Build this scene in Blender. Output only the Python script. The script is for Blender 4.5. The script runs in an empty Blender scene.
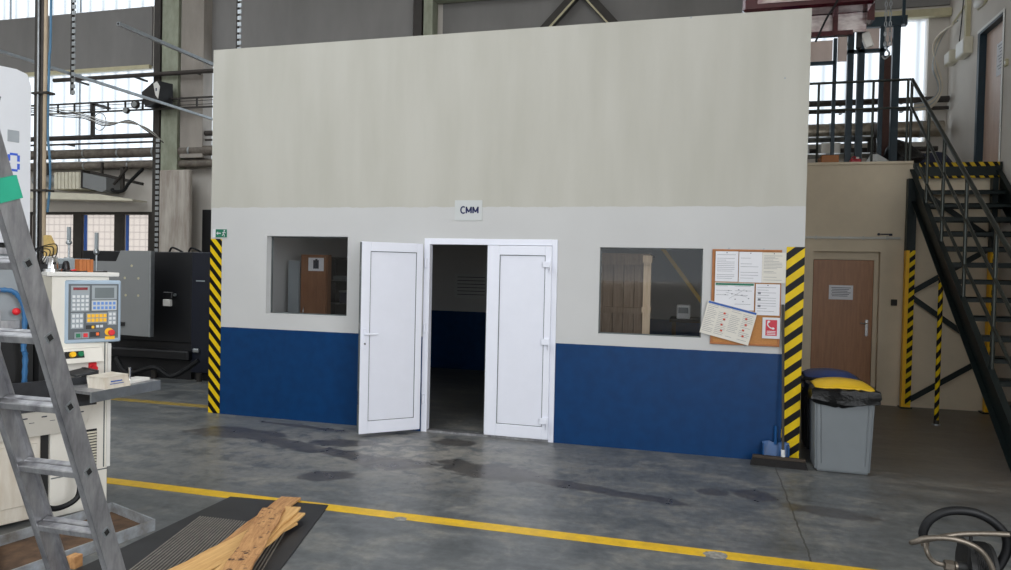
import bpy, bmesh, math, random
from mathutils import Vector, Matrix
random.seed(7)
S = bpy.context.scene
C = S.collection
PI = math.pi

# ------------------------------------------------------------------ materials
MATS = {}
def srgb(r, g, b):
    f = lambda c: (c/255/12.92) if c/255 <= .04045 else ((c/255+.055)/1.055)**2.4
    return (f(r), f(g), f(b), 1)
def mat(name, col, rough=.6, metal=0., var=.12, scale=6., bump=0., col2=None, spec=.5, stretch=None, detail=6, coat=0.):
    """principled paint / metal with procedural noise wear"""
    m = bpy.data.materials.new(name); m.use_nodes = True
    nt = m.node_tree; N = nt.nodes; L = nt.links
    b = N['Principled BSDF']
    b.inputs['Roughness'].default_value = rough; b.inputs['Metallic'].default_value = metal
    b.inputs['Specular IOR Level'].default_value = spec
    b.inputs['Coat Weight'].default_value = coat
    tc = N.new('ShaderNodeTexCoord'); mp = N.new('ShaderNodeMapping'); no = N.new('ShaderNodeTexNoise')
    if stretch: mp.inputs['Scale'].default_value = stretch
    no.inputs['Scale'].default_value = scale; no.inputs['Detail'].default_value = detail; no.inputs['Roughness'].default_value = .6
    L.new(tc.outputs['Object'], mp.inputs['Vector']); L.new(mp.outputs[0], no.inputs['Vector'])
    rp = N.new('ShaderNodeValToRGB'); c = srgb(*col)
    if col2 is None:
        lo = tuple(x*(1-var) for x in c[:3])+(1,); hi = tuple(min(1, x*(1+var)) for x in c[:3])+(1,)
    else: lo = srgb(*col2); hi = c
    rp.color_ramp.elements[0].color = lo; rp.color_ramp.elements[1].color = hi
    rp.color_ramp.elements[0].position = .3; rp.color_ramp.elements[1].position = .7
    L.new(no.outputs[0], rp.inputs[0]); L.new(rp.outputs[0], b.inputs['Base Color'])
    if bump:
        bp = N.new('ShaderNodeBump'); bp.inputs['Strength'].default_value = bump; bp.inputs['Distance'].default_value = .01
        L.new(no.outputs[0], bp.inputs['Height']); L.new(bp.outputs[0], b.inputs['Normal'])
    MATS[name] = m
    return m
def mnode(nt, op, a, b=None, c=None):
    n = nt.nodes.new('ShaderNodeMath'); n.operation = op
    for i, v in enumerate((a, b, c)):
        if v is None: continue
        if isinstance(v, (int, float)): n.inputs[i].default_value = v
        else: nt.links.new(v, n.inputs[i])
    return n.outputs[0]
def stripes(name, period, slope, axis='X', duty=.5, c1=(236, 200, 20), c2=(11, 11, 12), off=0., rough=.45, coord='Object'):
    m = bpy.data.materials.new(name); m.use_nodes = True
    nt = m.node_tree; N = nt.nodes; L = nt.links; b = N['Principled BSDF']; b.inputs['Roughness'].default_value = rough; b.inputs['Specular IOR Level'].default_value = .2
    tc = N.new('ShaderNodeTexCoord'); sp = N.new('ShaderNodeSeparateXYZ'); L.new(tc.outputs[coord], sp.inputs[0])
    z = sp.outputs['Z']; h = sp.outputs[axis]
    if axis == 'Y2': h = sp.outputs['Y']
    v = mnode(nt, 'ADD', z, mnode(nt, 'MULTIPLY', h, -slope)); v = mnode(nt, 'ADD', v, off)
    v = mnode(nt, 'MODULO', mnode(nt, 'ADD', mnode(nt, 'DIVIDE', v, period), 100.), 1.)
    g = mnode(nt, 'GREATER_THAN', v, duty)
    mx = N.new('ShaderNodeMix'); mx.data_type = 'RGBA'; L.new(g, mx.inputs[0])
    mx.inputs[6].default_value = srgb(*c1); mx.inputs[7].default_value = srgb(*c2)
    no = N.new('ShaderNodeTexNoise'); no.inputs['Scale'].default_value = 14; L.new(tc.outputs[coord], no.inputs['Vector'])
    mu = N.new('ShaderNodeMix'); mu.data_type = 'RGBA'; mu.blend_type = 'MULTIPLY'; mu.inputs[0].default_value = .25
    L.new(mx.outputs[2], mu.inputs[6]); L.new(no.outputs[0], mu.inputs[7]); L.new(mu.outputs[2], b.inputs['Base Color'])
    MATS[name] = m; return m

mat('beige_wall', (204, 198, 190), .85, var=.06, scale=1.3, bump=.1)
mat('office_wall', (210, 196, 172), .85, var=.09, scale=1.6, bump=.15)
mat('grey_clad', (128, 126, 124), .8, var=.12, scale=1.2, stretch=(1, 1, .3))
mat('conc', (150, 143, 135), .9, var=.2, scale=2.2, bump=.25, stretch=(1, 1, .35))
mat('pillar_paint', (196, 190, 180), .85, col2=(150, 138, 128), scale=2.5, bump=.1, stretch=(3, 3, .5))
mat('green_steel', (158, 162, 144), .6, col2=(126, 130, 110), scale=7, stretch=(1, 1, .4))
mat('dark_steel', (52, 48, 44), .55, var=.2, metal=.2)
mat('cream_steel', (190, 182, 150), .6, var=.1)
mat('teal_steel', (20, 44, 56), .45, var=.15)
mat('stair_steel', (22, 32, 32), .42, var=.2, metal=.2, spec=.4)
mat('rail_steel', (62, 66, 62), .3, var=.15, metal=.6)
mat('white_pvc', (234, 236, 246), .3, var=.015)
mat('white_panel', (230, 232, 242), .32, var=.015)
mat('rubber_black', (22, 22, 22), .6)
mat('rubber_rib', (128, 122, 114), .5, var=.2, scale=20)
mat('gasket', (90, 96, 96), .5)
mat('chrome', (190, 190, 190), .2, metal=1.)
mat('alu', (186, 186, 188), .42, metal=.75, col2=(128, 128, 132), scale=9, stretch=(2, 2, .6))
mat('alu_dirty', (170, 168, 165), .5, metal=.5, col2=(92, 86, 80), scale=30, bump=.1)
mat('galv', (170, 175, 178), .35, metal=.85, var=.15, scale=15)
mat('pipe_dark', (58, 52, 48), .7, var=.25, scale=10)
mat('pipe_insul', (120, 112, 102), .6, col2=(84, 76, 68), scale=9, bump=.4)
mat('foil', (176, 166, 150), .35, metal=.6, col2=(120, 110, 96), scale=12, bump=.6)
mat('wood_door', (166, 116, 76), .45, col2=(142, 98, 64), scale=4, stretch=(9, 9, .8))
mat('pale_door', (208, 182, 166), .4, col2=(190, 162, 144), scale=3, stretch=(5, 5, .7))
mat('cabinet_wood', (150, 104, 70), .45, col2=(128, 84, 54), scale=4, stretch=(8, 8, .8))
mat('cork', (186, 130, 76), .85, var=.15, scale=90)
mat('cork_frame', (168, 108, 62), .6, var=.12, scale=20)
mat('paper', (226, 226, 230), .7, var=.02)
mat('paper_warm', (220, 216, 206), .7, var=.02)
mat('ink', (120, 122, 130), .8, var=.1)
mat('ink_dark', (50, 52, 66), .8, var=.1)
mat('ink_navy', (12, 26, 84), .6, var=.05)
mat('key_ink_blue', (52, 88, 190), .4)
mat('sign_grey', (196, 199, 198), .5, var=.02)
mat('green_sign', (20, 112, 84), .5, var=.05)
mat('blue_header', (50, 92, 168), .6, var=.05)
mat('red_sign', (196, 44, 62), .5, var=.06)
mat('orange_dot', (200, 74, 50), .6)
mat('sleeve', (214, 216, 220), .15, var=.02)
mat('bin_grey', (122, 128, 132), .5, var=.05, scale=3)
mat('bin_dark', (40, 42, 44), .5, var=.1)
mat('yellow_lid', (230, 186, 30), .4, var=.07)
mat('blue_lid', (48, 70, 130), .4, var=.1)
mat('bag', (10, 10, 11), .3, var=.3, scale=25, bump=.9, spec=.35)
mat('blue_plastic', (8, 74, 130), .35, var=.08)
mat('broom_handle', (60, 56, 50), .5)
mat('bristle', (28, 26, 26), .9, var=.3, scale=80, bump=.8)
mat('broom_wood', (60, 50, 40), .7)
mat('machine_white', (226, 222, 212), .45, var=.035, scale=3)
mat('machine_cream', (222, 216, 204), .5, col2=(196, 184, 166), scale=5, stretch=(3, 3, .6))
mat('head_white', (208, 210, 214), .4, var=.03, scale=3)
mat('machine_beige', (168, 164, 152), .5, var=.04)
mat('panel_frame', (160, 178, 194), .4, var=.04)
mat('panel_face', (88, 94, 98), .5, var=.05)
mat('key_block', (150, 158, 162), .5, var=.04)
mat('key_white', (214, 216, 218), .4, var=.03)
mat('key_blue', (96, 140, 206), .4, var=.04)
mat('key_yellow', (244, 186, 24), .4, var=.04)
mat('btn_red', (214, 34, 44), .35, var=.04)
mat('btn_green', (24, 116, 78), .35)
mat('btn_orange', (246, 110, 40), .35)
mat('lcd', (108, 116, 118), .2, var=.04)
mat('led_red', (120, 14, 26), .25, var=.2, scale=60)
mat('black_plastic', (24, 24, 26), .4)
mat('trough', (44, 46, 50), .5, var=.35, scale=14, bump=.1)
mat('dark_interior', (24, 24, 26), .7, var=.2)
mat('wood_block', (196, 122, 66), .55, col2=(166, 92, 44), scale=6, stretch=(14, 14, 1))
mat('plank', (224, 182, 120), .75, col2=(196, 148, 88), scale=5, bump=.1, stretch=(14, 1.2, 4))
mat('plank_old', (206, 158, 104), .8, col2=(160, 112, 70), scale=6, bump=.2, stretch=(12, 1.6, 4))
mat('grey_cab', (128, 130, 130), .5, var=.04, scale=2)
mat('navy_machine', (9, 10, 15), .5, var=.15)
mat('navy_panel', (10, 17, 34), .5, var=.12)
mat('tray_metal', (178, 186, 194), .45, col2=(120, 116, 110), scale=9, metal=.3)
mat('tray_rust', (120, 92, 68), .8, col2=(60, 44, 34), scale=6)
mat('maroon', (70, 16, 28), .12, var=.2, scale=5, metal=.35, bump=.5, coat=1.)
mat('pale_reflection', (240, 230, 226), .15, col2=(110, 50, 60), scale=3.2, bump=.3, stretch=(1, 1, 2.5), detail=3)  # near-white and maroon blotches paint wavy reflections into the colour
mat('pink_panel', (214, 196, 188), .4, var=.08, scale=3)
mat('lamp_white', (224, 222, 216), .4, var=.03)
mat('cable_white', (206, 196, 178), .5, var=.1)
mat('conduit', (186, 184, 176), .45, var=.05)
mat('brown_panel', (84, 54, 46), .6, var=.12, scale=8)
mat('hose_black', (18, 19, 21), .5, var=.15, spec=.3)
mat('brass', (150, 130, 92), .35, metal=.8, var=.15)
mat('cast_black', (22, 22, 22), .7, var=.3, scale=20, bump=.3)
mat('tan_cable', (172, 154, 130), .6, var=.08)
mat('blue_cable', (74, 116, 146), .45, var=.06)
mat('green_tape', (40, 150, 120), .5, var=.12)
mat('hose_blue', (52, 104, 150), .35, var=.1)
mat('crate_wood', (128, 110, 92), .8, col2=(96, 80, 64), scale=4, stretch=(10, 10, .9))
mat('crate_pale', (226, 204, 176), .8, col2=(200, 176, 146), scale=4, stretch=(10, 10, .9))
mat('yellow_steel', (214, 178, 66), .5)
mat('guard_clear', (150, 156, 160), .3, var=.08)
mat('worn_patch', (140, 138, 132), .8, var=.35, scale=30)
mat('navy_cloth', (26, 30, 54), .8, var=.2)
mat('red_plastic', (176, 24, 44), .35)
mat('cream_sheet', (212, 206, 186), .5, var=.08)
mat('bag_tan', (206, 176, 112), .6, var=.15, scale=20)

# braided steel hose
m = mat('braid', (112, 104, 94), .42, metal=.7, var=.2, scale=60)
# translucent corrugated rooflight sheet
def sheet_mat(name, col, tr, transp=.35):
    m = bpy.data.materials.new(name); m.use_nodes = True; nt = m.node_tree; N = nt.nodes; L = nt.links
    N.remove(N['Principled BSDF']); out = N['Material Output']
    a = N.new('ShaderNodeBsdfTranslucent'); a.inputs[0].default_value = srgb(*col)
    t = N.new('ShaderNodeBsdfTransparent'); d = N.new('ShaderNodeBsdfDiffuse'); d.inputs[0].default_value = srgb(*col)
    tc = N.new('ShaderNodeTexCoord'); sp = N.new('ShaderNodeSeparateXYZ'); L.new(tc.outputs['Object'], sp.inputs[0])
    w = mnode(nt, 'SINE', mnode(nt, 'MULTIPLY', sp.outputs['X'], 2*PI/.36))
    w = mnode(nt, 'POWER', mnode(nt, 'ADD', mnode(nt, 'MULTIPLY', w, .5), .5), 8.)
    rp = N.new('ShaderNodeMix'); rp.data_type = 'RGBA'; L.new(w, rp.inputs[0])
    rp.inputs[6].default_value = (transp*1.0,)*3+(1,); rp.inputs[7].default_value = (transp*.35,)*3+(1,)
    L.new(rp.outputs[2], t.inputs[0])
    m1 = N.new('ShaderNodeMixShader'); m1.inputs[0].default_value = .2; L.new(a.outputs[0], m1.inputs[1]); L.new(d.outputs[0], m1.inputs[2])
    m2 = N.new('ShaderNodeMixShader'); m2.inputs[0].default_value = tr; L.new(m1.outputs[0], m2.inputs[1]); L.new(t.outputs[0], m2.inputs[2])
    L.new(m2.outputs[0], out.inputs[0]); MATS[name] = m
sheet_mat('sheet', (236, 242, 246), .62, .62)
# wired glass of the low windows
def wired():
    m = bpy.data.materials.new('wired_glass'); m.use_nodes = True; nt = m.node_tree; N = nt.nodes; L = nt.links
    N.remove(N['Principled BSDF']); out = N['Material Output']
    t = N.new('ShaderNodeBsdfTransparent'); a = N.new('ShaderNodeBsdfTranslucent'); a.inputs[0].default_value = srgb(226, 218, 210)
    tc = N.new('ShaderNodeTexCoord'); sp = N.new('ShaderNodeSeparateXYZ'); L.new(tc.outputs['Object'], sp.inputs[0])
    ls = []
    for ax in ('X', 'Z'):
        f = mnode(nt, 'MODULO', mnode(nt, 'ADD', mnode(nt, 'DIVIDE', sp.outputs[ax], .16), 1000.), 1.)
        ls.append(mnode(nt, 'LESS_THAN', f, .13))
    g = mnode(nt, 'MAXIMUM', ls[0], ls[1])
    mx = N.new('ShaderNodeMix'); mx.data_type = 'RGBA'; L.new(g, mx.inputs[0])
    mx.inputs[6].default_value = (.62, .57, .53, 1); mx.inputs[7].default_value = (.47, .43, .41, 1); L.new(mx.outputs[2], t.inputs[0])
    s = N.new('ShaderNodeMixShader'); s.inputs[0].default_value = .75; L.new(a.outputs[0], s.inputs[1]); L.new(t.outputs[0], s.inputs[2])
    L.new(s.outputs[0], out.inputs[0]); MATS['wired_glass'] = m
wired()
def glassm(name, tint, refl):
    m = bpy.data.materials.new(name); m.use_nodes = True; nt = m.node_tree; N = nt.nodes; L = nt.links
    N.remove(N['Principled BSDF']); out = N['Material Output']
    t = N.new('ShaderNodeBsdfTransparent'); t.inputs[0].default_value = tint+(1,)
    g = N.new('ShaderNodeBsdfGlossy'); g.inputs['Roughness'].default_value = .02; g.inputs[0].default_value = (1, 1, 1, 1)
    lw = N.new('ShaderNodeFresnel'); lw.inputs[0].default_value = refl
    s = N.new('ShaderNodeMixShader'); L.new(lw.outputs[0], s.inputs[0]); L.new(t.outputs[0], s.inputs[1]); L.new(g.outputs[0], s.inputs[2])
    L.new(s.outputs[0], out.inputs[0]); MATS[name] = m
glassm('pane', (.95, .955, .96), 1.28)
glassm('guard_glass', (.55, .57, .6), 1.5)

def booth_paint():
    """three coats of paint on the cabin walls: blue dado, white band, beige above"""
    m = bpy.data.materials.new('booth_paint'); m.use_nodes = True; nt = m.node_tree; N = nt.nodes; L = nt.links
    b = N['Principled BSDF']
    tc = N.new('ShaderNodeTexCoord'); sp = N.new('ShaderNodeSeparateXYZ'); L.new(tc.outputs['Object'], sp.inputs[0]); z = sp.outputs['Z']
    no = N.new('ShaderNodeTexNoise'); no.inputs['Scale'].default_value = 1.1; no.inputs['Detail'].default_value = 7; L.new(tc.outputs['Object'], no.inputs['Vector'])
    n2 = N.new('ShaderNodeTexNoise'); n2.inputs['Scale'].default_value = 9; n2.inputs['Detail'].default_value = 8; L.new(tc.outputs['Object'], n2.inputs['Vector'])
    def ramp(c1, c2, f):
        r = N.new('ShaderNodeValToRGB'); r.color_ramp.elements[0].position = .35; r.color_ramp.elements[1].position = .65
        r.color_ramp.elements[0].color = srgb(*c1); r.color_ramp.elements[1].color = srgb(*c2); L.new(f, r.inputs[0]); return r.outputs[0]
    blue = ramp((0, 50, 96), (0, 56, 105), n2.outputs[0])
    white = ramp((194, 194, 193), (199, 199, 198), no.outputs[0])
    mps = N.new('ShaderNodeMapping'); mps.inputs['Scale'].default_value = (2.2, 2.2, .35); L.new(tc.outputs['Object'], mps.inputs[0])
    n3 = N.new('ShaderNodeTexNoise'); n3.inputs['Scale'].default_value = 1.6; n3.inputs['Detail'].default_value = 8; L.new(mps.outputs[0], n3.inputs['Vector'])
    beige = ramp((181, 179, 169), (189, 187, 178), n3.outputs[0])
    def mixc(f, a, bb):
        mx = N.new('ShaderNodeMix'); mx.data_type = 'RGBA'; L.new(f, mx.inputs[0]); L.new(a, mx.inputs[6]); L.new(bb, mx.inputs[7]); return mx.outputs[2]
    zz = mnode(nt, 'ADD', z, mnode(nt, 'MULTIPLY', mnode(nt, 'SUBTRACT', n2.outputs[0], .5), .006))
    col = mixc(mnode(nt, 'GREATER_THAN', zz, 1.008), blue, white)
    s = mnode(nt, 'GREATER_THAN', mnode(nt, 'ADD', z, mnode(nt, 'MULTIPLY', mnode(nt, 'SUBTRACT', n2.outputs[0], .5), .03)), 2.38)
    col = mixc(s, col, beige)
    # chipped paint specks in the dado
    vo = N.new('ShaderNodeTexVoronoi'); vo.inputs['Scale'].default_value = 3.1; L.new(tc.outputs['Object'], vo.inputs['Vector'])
    ch = mnode(nt, 'LESS_THAN', vo.outputs['Distance'], .028)
    ch = mnode(nt, 'MULTIPLY', ch, mnode(nt, 'GREATER_THAN', n2.outputs[0], .55))
    g = N.new('ShaderNodeRGB'); g.outputs[0].default_value = srgb(150, 160, 170)
    col = mixc(ch, col, g.outputs[0])
    L.new(col, b.inputs['Base Color'])
    b.inputs['Specular IOR Level'].default_value = .32
    r = mnode(nt, 'ADD', mnode(nt, 'MULTIPLY', mnode(nt, 'GREATER_THAN', z, 1.008), .36), .38); L.new(r, b.inputs['Roughness'])
    bp = N.new('ShaderNodeBump'); bp.inputs['Strength'].default_value = .12; bp.inputs['Distance'].default_value = .02
    L.new(no.outputs[0], bp.inputs['Height']); L.new(bp.outputs[0], b.inputs['Normal'])
    MATS['booth_paint'] = m
booth_paint()

def floor_mat():
    m = bpy.data.materials.new('floor_paint'); m.use_nodes = True; nt = m.node_tree; N = nt.nodes; L = nt.links
    b = N['Principled BSDF']; tc = N.new('ShaderNodeTexCoord'); o = tc.outputs['Object']
    def noise(sc, det=8, st=None, dist=0.):
        n = N.new('ShaderNodeTexNoise'); n.inputs['Scale'].default_value = sc; n.inputs['Detail'].default_value = det; n.inputs['Roughness'].default_value = .65
        n.inputs['Distortion'].default_value = dist
        if st:
            mp = N.new('ShaderNodeMapping'); mp.inputs['Scale'].default_value = st; L.new(o, mp.inputs[0]); L.new(mp.outputs[0], n.inputs[0])
        else: L.new(o, n.inputs['Vector'])
        return n.outputs[0]
    big = noise(.7, 5); mid = noise(3.1, 10, dist=.8); fine = noise(14, 8); n5 = noise(6, 8, dist=.5); streak = noise(3, 8, (.35, 1.3, 1), .4)
    r = N.new('ShaderNodeValToRGB'); e = r.color_ramp.elements
    e[0].position = .36; e[0].color = srgb(74, 78, 80); e[1].position = .645; e[1].color = srgb(134, 132, 125)
    k = e.new(.5); k.color = srgb(98, 101, 102)
    f = mnode(nt, 'ADD', mnode(nt, 'MULTIPLY', mid, .55), mnode(nt, 'MULTIPLY', streak, .45)); L.new(f, r.inputs[0])
    col = r.outputs[0]
    def mixc(fac, a, c):
        mx = N.new('ShaderNodeMix'); mx.data_type = 'RGBA'
        if isinstance(fac, float): mx.inputs[0].default_value = fac
        else: L.new(fac, mx.inputs[0])
        L.new(a, mx.inputs[6])
        if isinstance(c, tuple): mx.inputs[7].default_value = c
        else: L.new(c, mx.inputs[7])
        return mx.outputs[2]
    # fine speckle
    sp = N.new('ShaderNodeValToRGB'); sp.color_ramp.elements[0].position = .3; sp.color_ramp.elements[1].position = .7
    sp.color_ramp.elements[0].color = (.72, .72, .72, 1); sp.color_ramp.elements[1].color = (1.2, 1.2, 1.2, 1); L.new(fine, sp.inputs[0])
    mu = N.new('ShaderNodeMix'); mu.data_type = 'RGBA'; mu.blend_type = 'MULTIPLY'; mu.inputs[0].default_value = 1.
    L.new(col, mu.inputs[6]); L.new(sp.outputs[0], mu.inputs[7]); col = mu.outputs[2]
    # pale worn area outside the cabin door
    xyz = N.new('ShaderNodeSeparateXYZ'); L.new(o, xyz.inputs[0])
    def ell(cx, cy, rx, ry, rot, amp):
        dx = mnode(nt, 'SUBTRACT', xyz.outputs['X'], cx); dy = mnode(nt, 'SUBTRACT', xyz.outputs['Y'], cy)
        c, s = math.cos(rot), math.sin(rot)
        u = mnode(nt, 'ADD', mnode(nt, 'MULTIPLY', dx, c/rx), mnode(nt, 'MULTIPLY', dy, s/rx))
        v = mnode(nt, 'ADD', mnode(nt, 'MULTIPLY', dx, -s/ry), mnode(nt, 'MULTIPLY', dy, c/ry))
        d = mnode(nt, 'SQRT', mnode(nt, 'ADD', mnode(nt, 'MULTIPLY', u, u), mnode(nt, 'MULTIPLY', v, v)))
        w_ = mnode(nt, 'ADD', mnode(nt, 'MULTIPLY', mnode(nt, 'SUBTRACT', mid, .5), amp), mnode(nt, 'MULTIPLY', mnode(nt, 'SUBTRACT', n5, .5), amp*1.1))
        return mnode(nt, 'ADD', d, w_)
    def soft(d, w=.06, hi=1.):
        mr = N.new('ShaderNodeMapRange'); mr.inputs[1].default_value = hi-w; mr.inputs[2].default_value = hi+w
        mr.inputs[3].default_value = 1; mr.inputs[4].default_value = 0; L.new(d, mr.inputs[0]); return mr.outputs[0]
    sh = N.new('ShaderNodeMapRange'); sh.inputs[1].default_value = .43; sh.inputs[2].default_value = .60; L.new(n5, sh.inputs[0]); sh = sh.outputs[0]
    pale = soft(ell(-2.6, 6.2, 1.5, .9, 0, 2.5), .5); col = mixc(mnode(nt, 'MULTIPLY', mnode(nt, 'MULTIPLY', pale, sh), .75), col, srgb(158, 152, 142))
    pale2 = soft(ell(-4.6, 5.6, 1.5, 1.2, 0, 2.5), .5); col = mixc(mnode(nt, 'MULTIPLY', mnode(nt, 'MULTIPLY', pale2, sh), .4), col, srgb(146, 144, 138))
    brown = soft(ell(3.0, 8.6, 1.5, 2.6, 0, .8), .4); col = mixc(mnode(nt, 'MULTIPLY', brown, .55), col, srgb(112, 100, 88))
    # damp stains
    st = None
    for a in ((-2.62, 5.82, .34, .17, 0.), (-1.66, 5.86, .40, .19, -.1), (-1.0, 5.72, .50, .085, -.2), (-.45, 5.60, .40, .07, -.18), (.12, 5.92, .11, .08, 0), (.44, 5.95, .15, .12, -.3), (-3.1, 5.95, .42, .10, -.3), (-3.35, 6.35, .30, .12, .2), (-4.6, 6.35, .5, .2, 0),
              (-2.95, 5.30, .22, .12, .5), (-3.9, 6.15, .50, .12, -.35), (-2.35, 6.75, .18, .12, 0), (-4.1, 6.85, .5, .05, -.1), (.95, 5.70, .3, .10, -.2), (-2.1, 6.05, .14, .08, 0)):
        d = soft(ell(a[0], a[1], a[2]*1.12, a[3]*1.15, a[4], .95), .10); st = d if st is None else mnode(nt, 'MAXIMUM', st, d)
    col = mixc(mnode(nt, 'MULTIPLY', st, .72), col, srgb(60, 56, 55))
    # expansion joint
    j = mnode(nt, 'LESS_THAN', mnode(nt, 'ABSOLUTE', mnode(nt, 'ADD', mnode(nt, 'SUBTRACT', xyz.outputs['X'], .68), mnode(nt, 'MULTIPLY', mnode(nt, 'SUBTRACT', mid, .5), .05))), .006)
    col = mixc(mnode(nt, 'MULTIPLY', j, .75), col, srgb(50, 48, 46))
    L.new(col, b.inputs['Base Color'])
    rr = mnode(nt, 'ADD', mnode(nt, 'MULTIPLY', mid, .35), .22); rr = mnode(nt, 'SUBTRACT', rr, mnode(nt, 'MULTIPLY', st, .08)); L.new(rr, b.inputs['Roughness'])
    bp = N.new('ShaderNodeBump'); bp.inputs['Strength'].default_value = .12; bp.inputs['Distance'].default_value = .01
    L.new(mid, bp.inputs['Height']); L.new(bp.outputs[0], b.inputs['Normal'])
    MATS['floor_paint'] = m
floor_mat()
def line_mat():
    m = mat('floor_yellow', (236, 190, 16), .45, col2=(206, 166, 36), scale=12, var=.2)
    m = mat('floor_yellow_old', (170, 140, 50), .55, col2=(120, 108, 66), scale=10, var=.2)
line_mat()
# ribbed rubber mat: smooth border and a ribbed middle
def ribmat():
    m = bpy.data.materials.new('rubber_mat'); m.use_nodes = True; nt = m.node_tree; N = nt.nodes; L = nt.links
    b = N['Principled BSDF']; tc = N.new('ShaderNodeTexCoord'); no = N.new('ShaderNodeTexNoise'); no.inputs['Scale'].default_value = 5; no.inputs['Detail'].default_value = 8
    L.new(tc.outputs['Object'], no.inputs['Vector'])
    r = N.new('ShaderNodeValToRGB'); r.color_ramp.elements[0].color = srgb(20, 21, 24); r.color_ramp.elements[1].color = srgb(52, 51, 52)
    L.new(no.outputs[0], r.inputs[0]); L.new(r.outputs[0], b.inputs['Base Color']); b.inputs['Roughness'].default_value = .5
    MATS['rubber_mat'] = m
ribmat()
stripes('tape_fall', .144, -1.1, 'X', .5)
stripes('tape_rise', .156, .80, 'X', .52, off=.05)
stripes('tape_post', .135, .9, 'X', .5)
stripes('tape_pole', .15, 1.6, 'X', .5)
stripes('tape_landing', .16, -1.5, 'X', .5, c1=(206, 172, 40))

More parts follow.
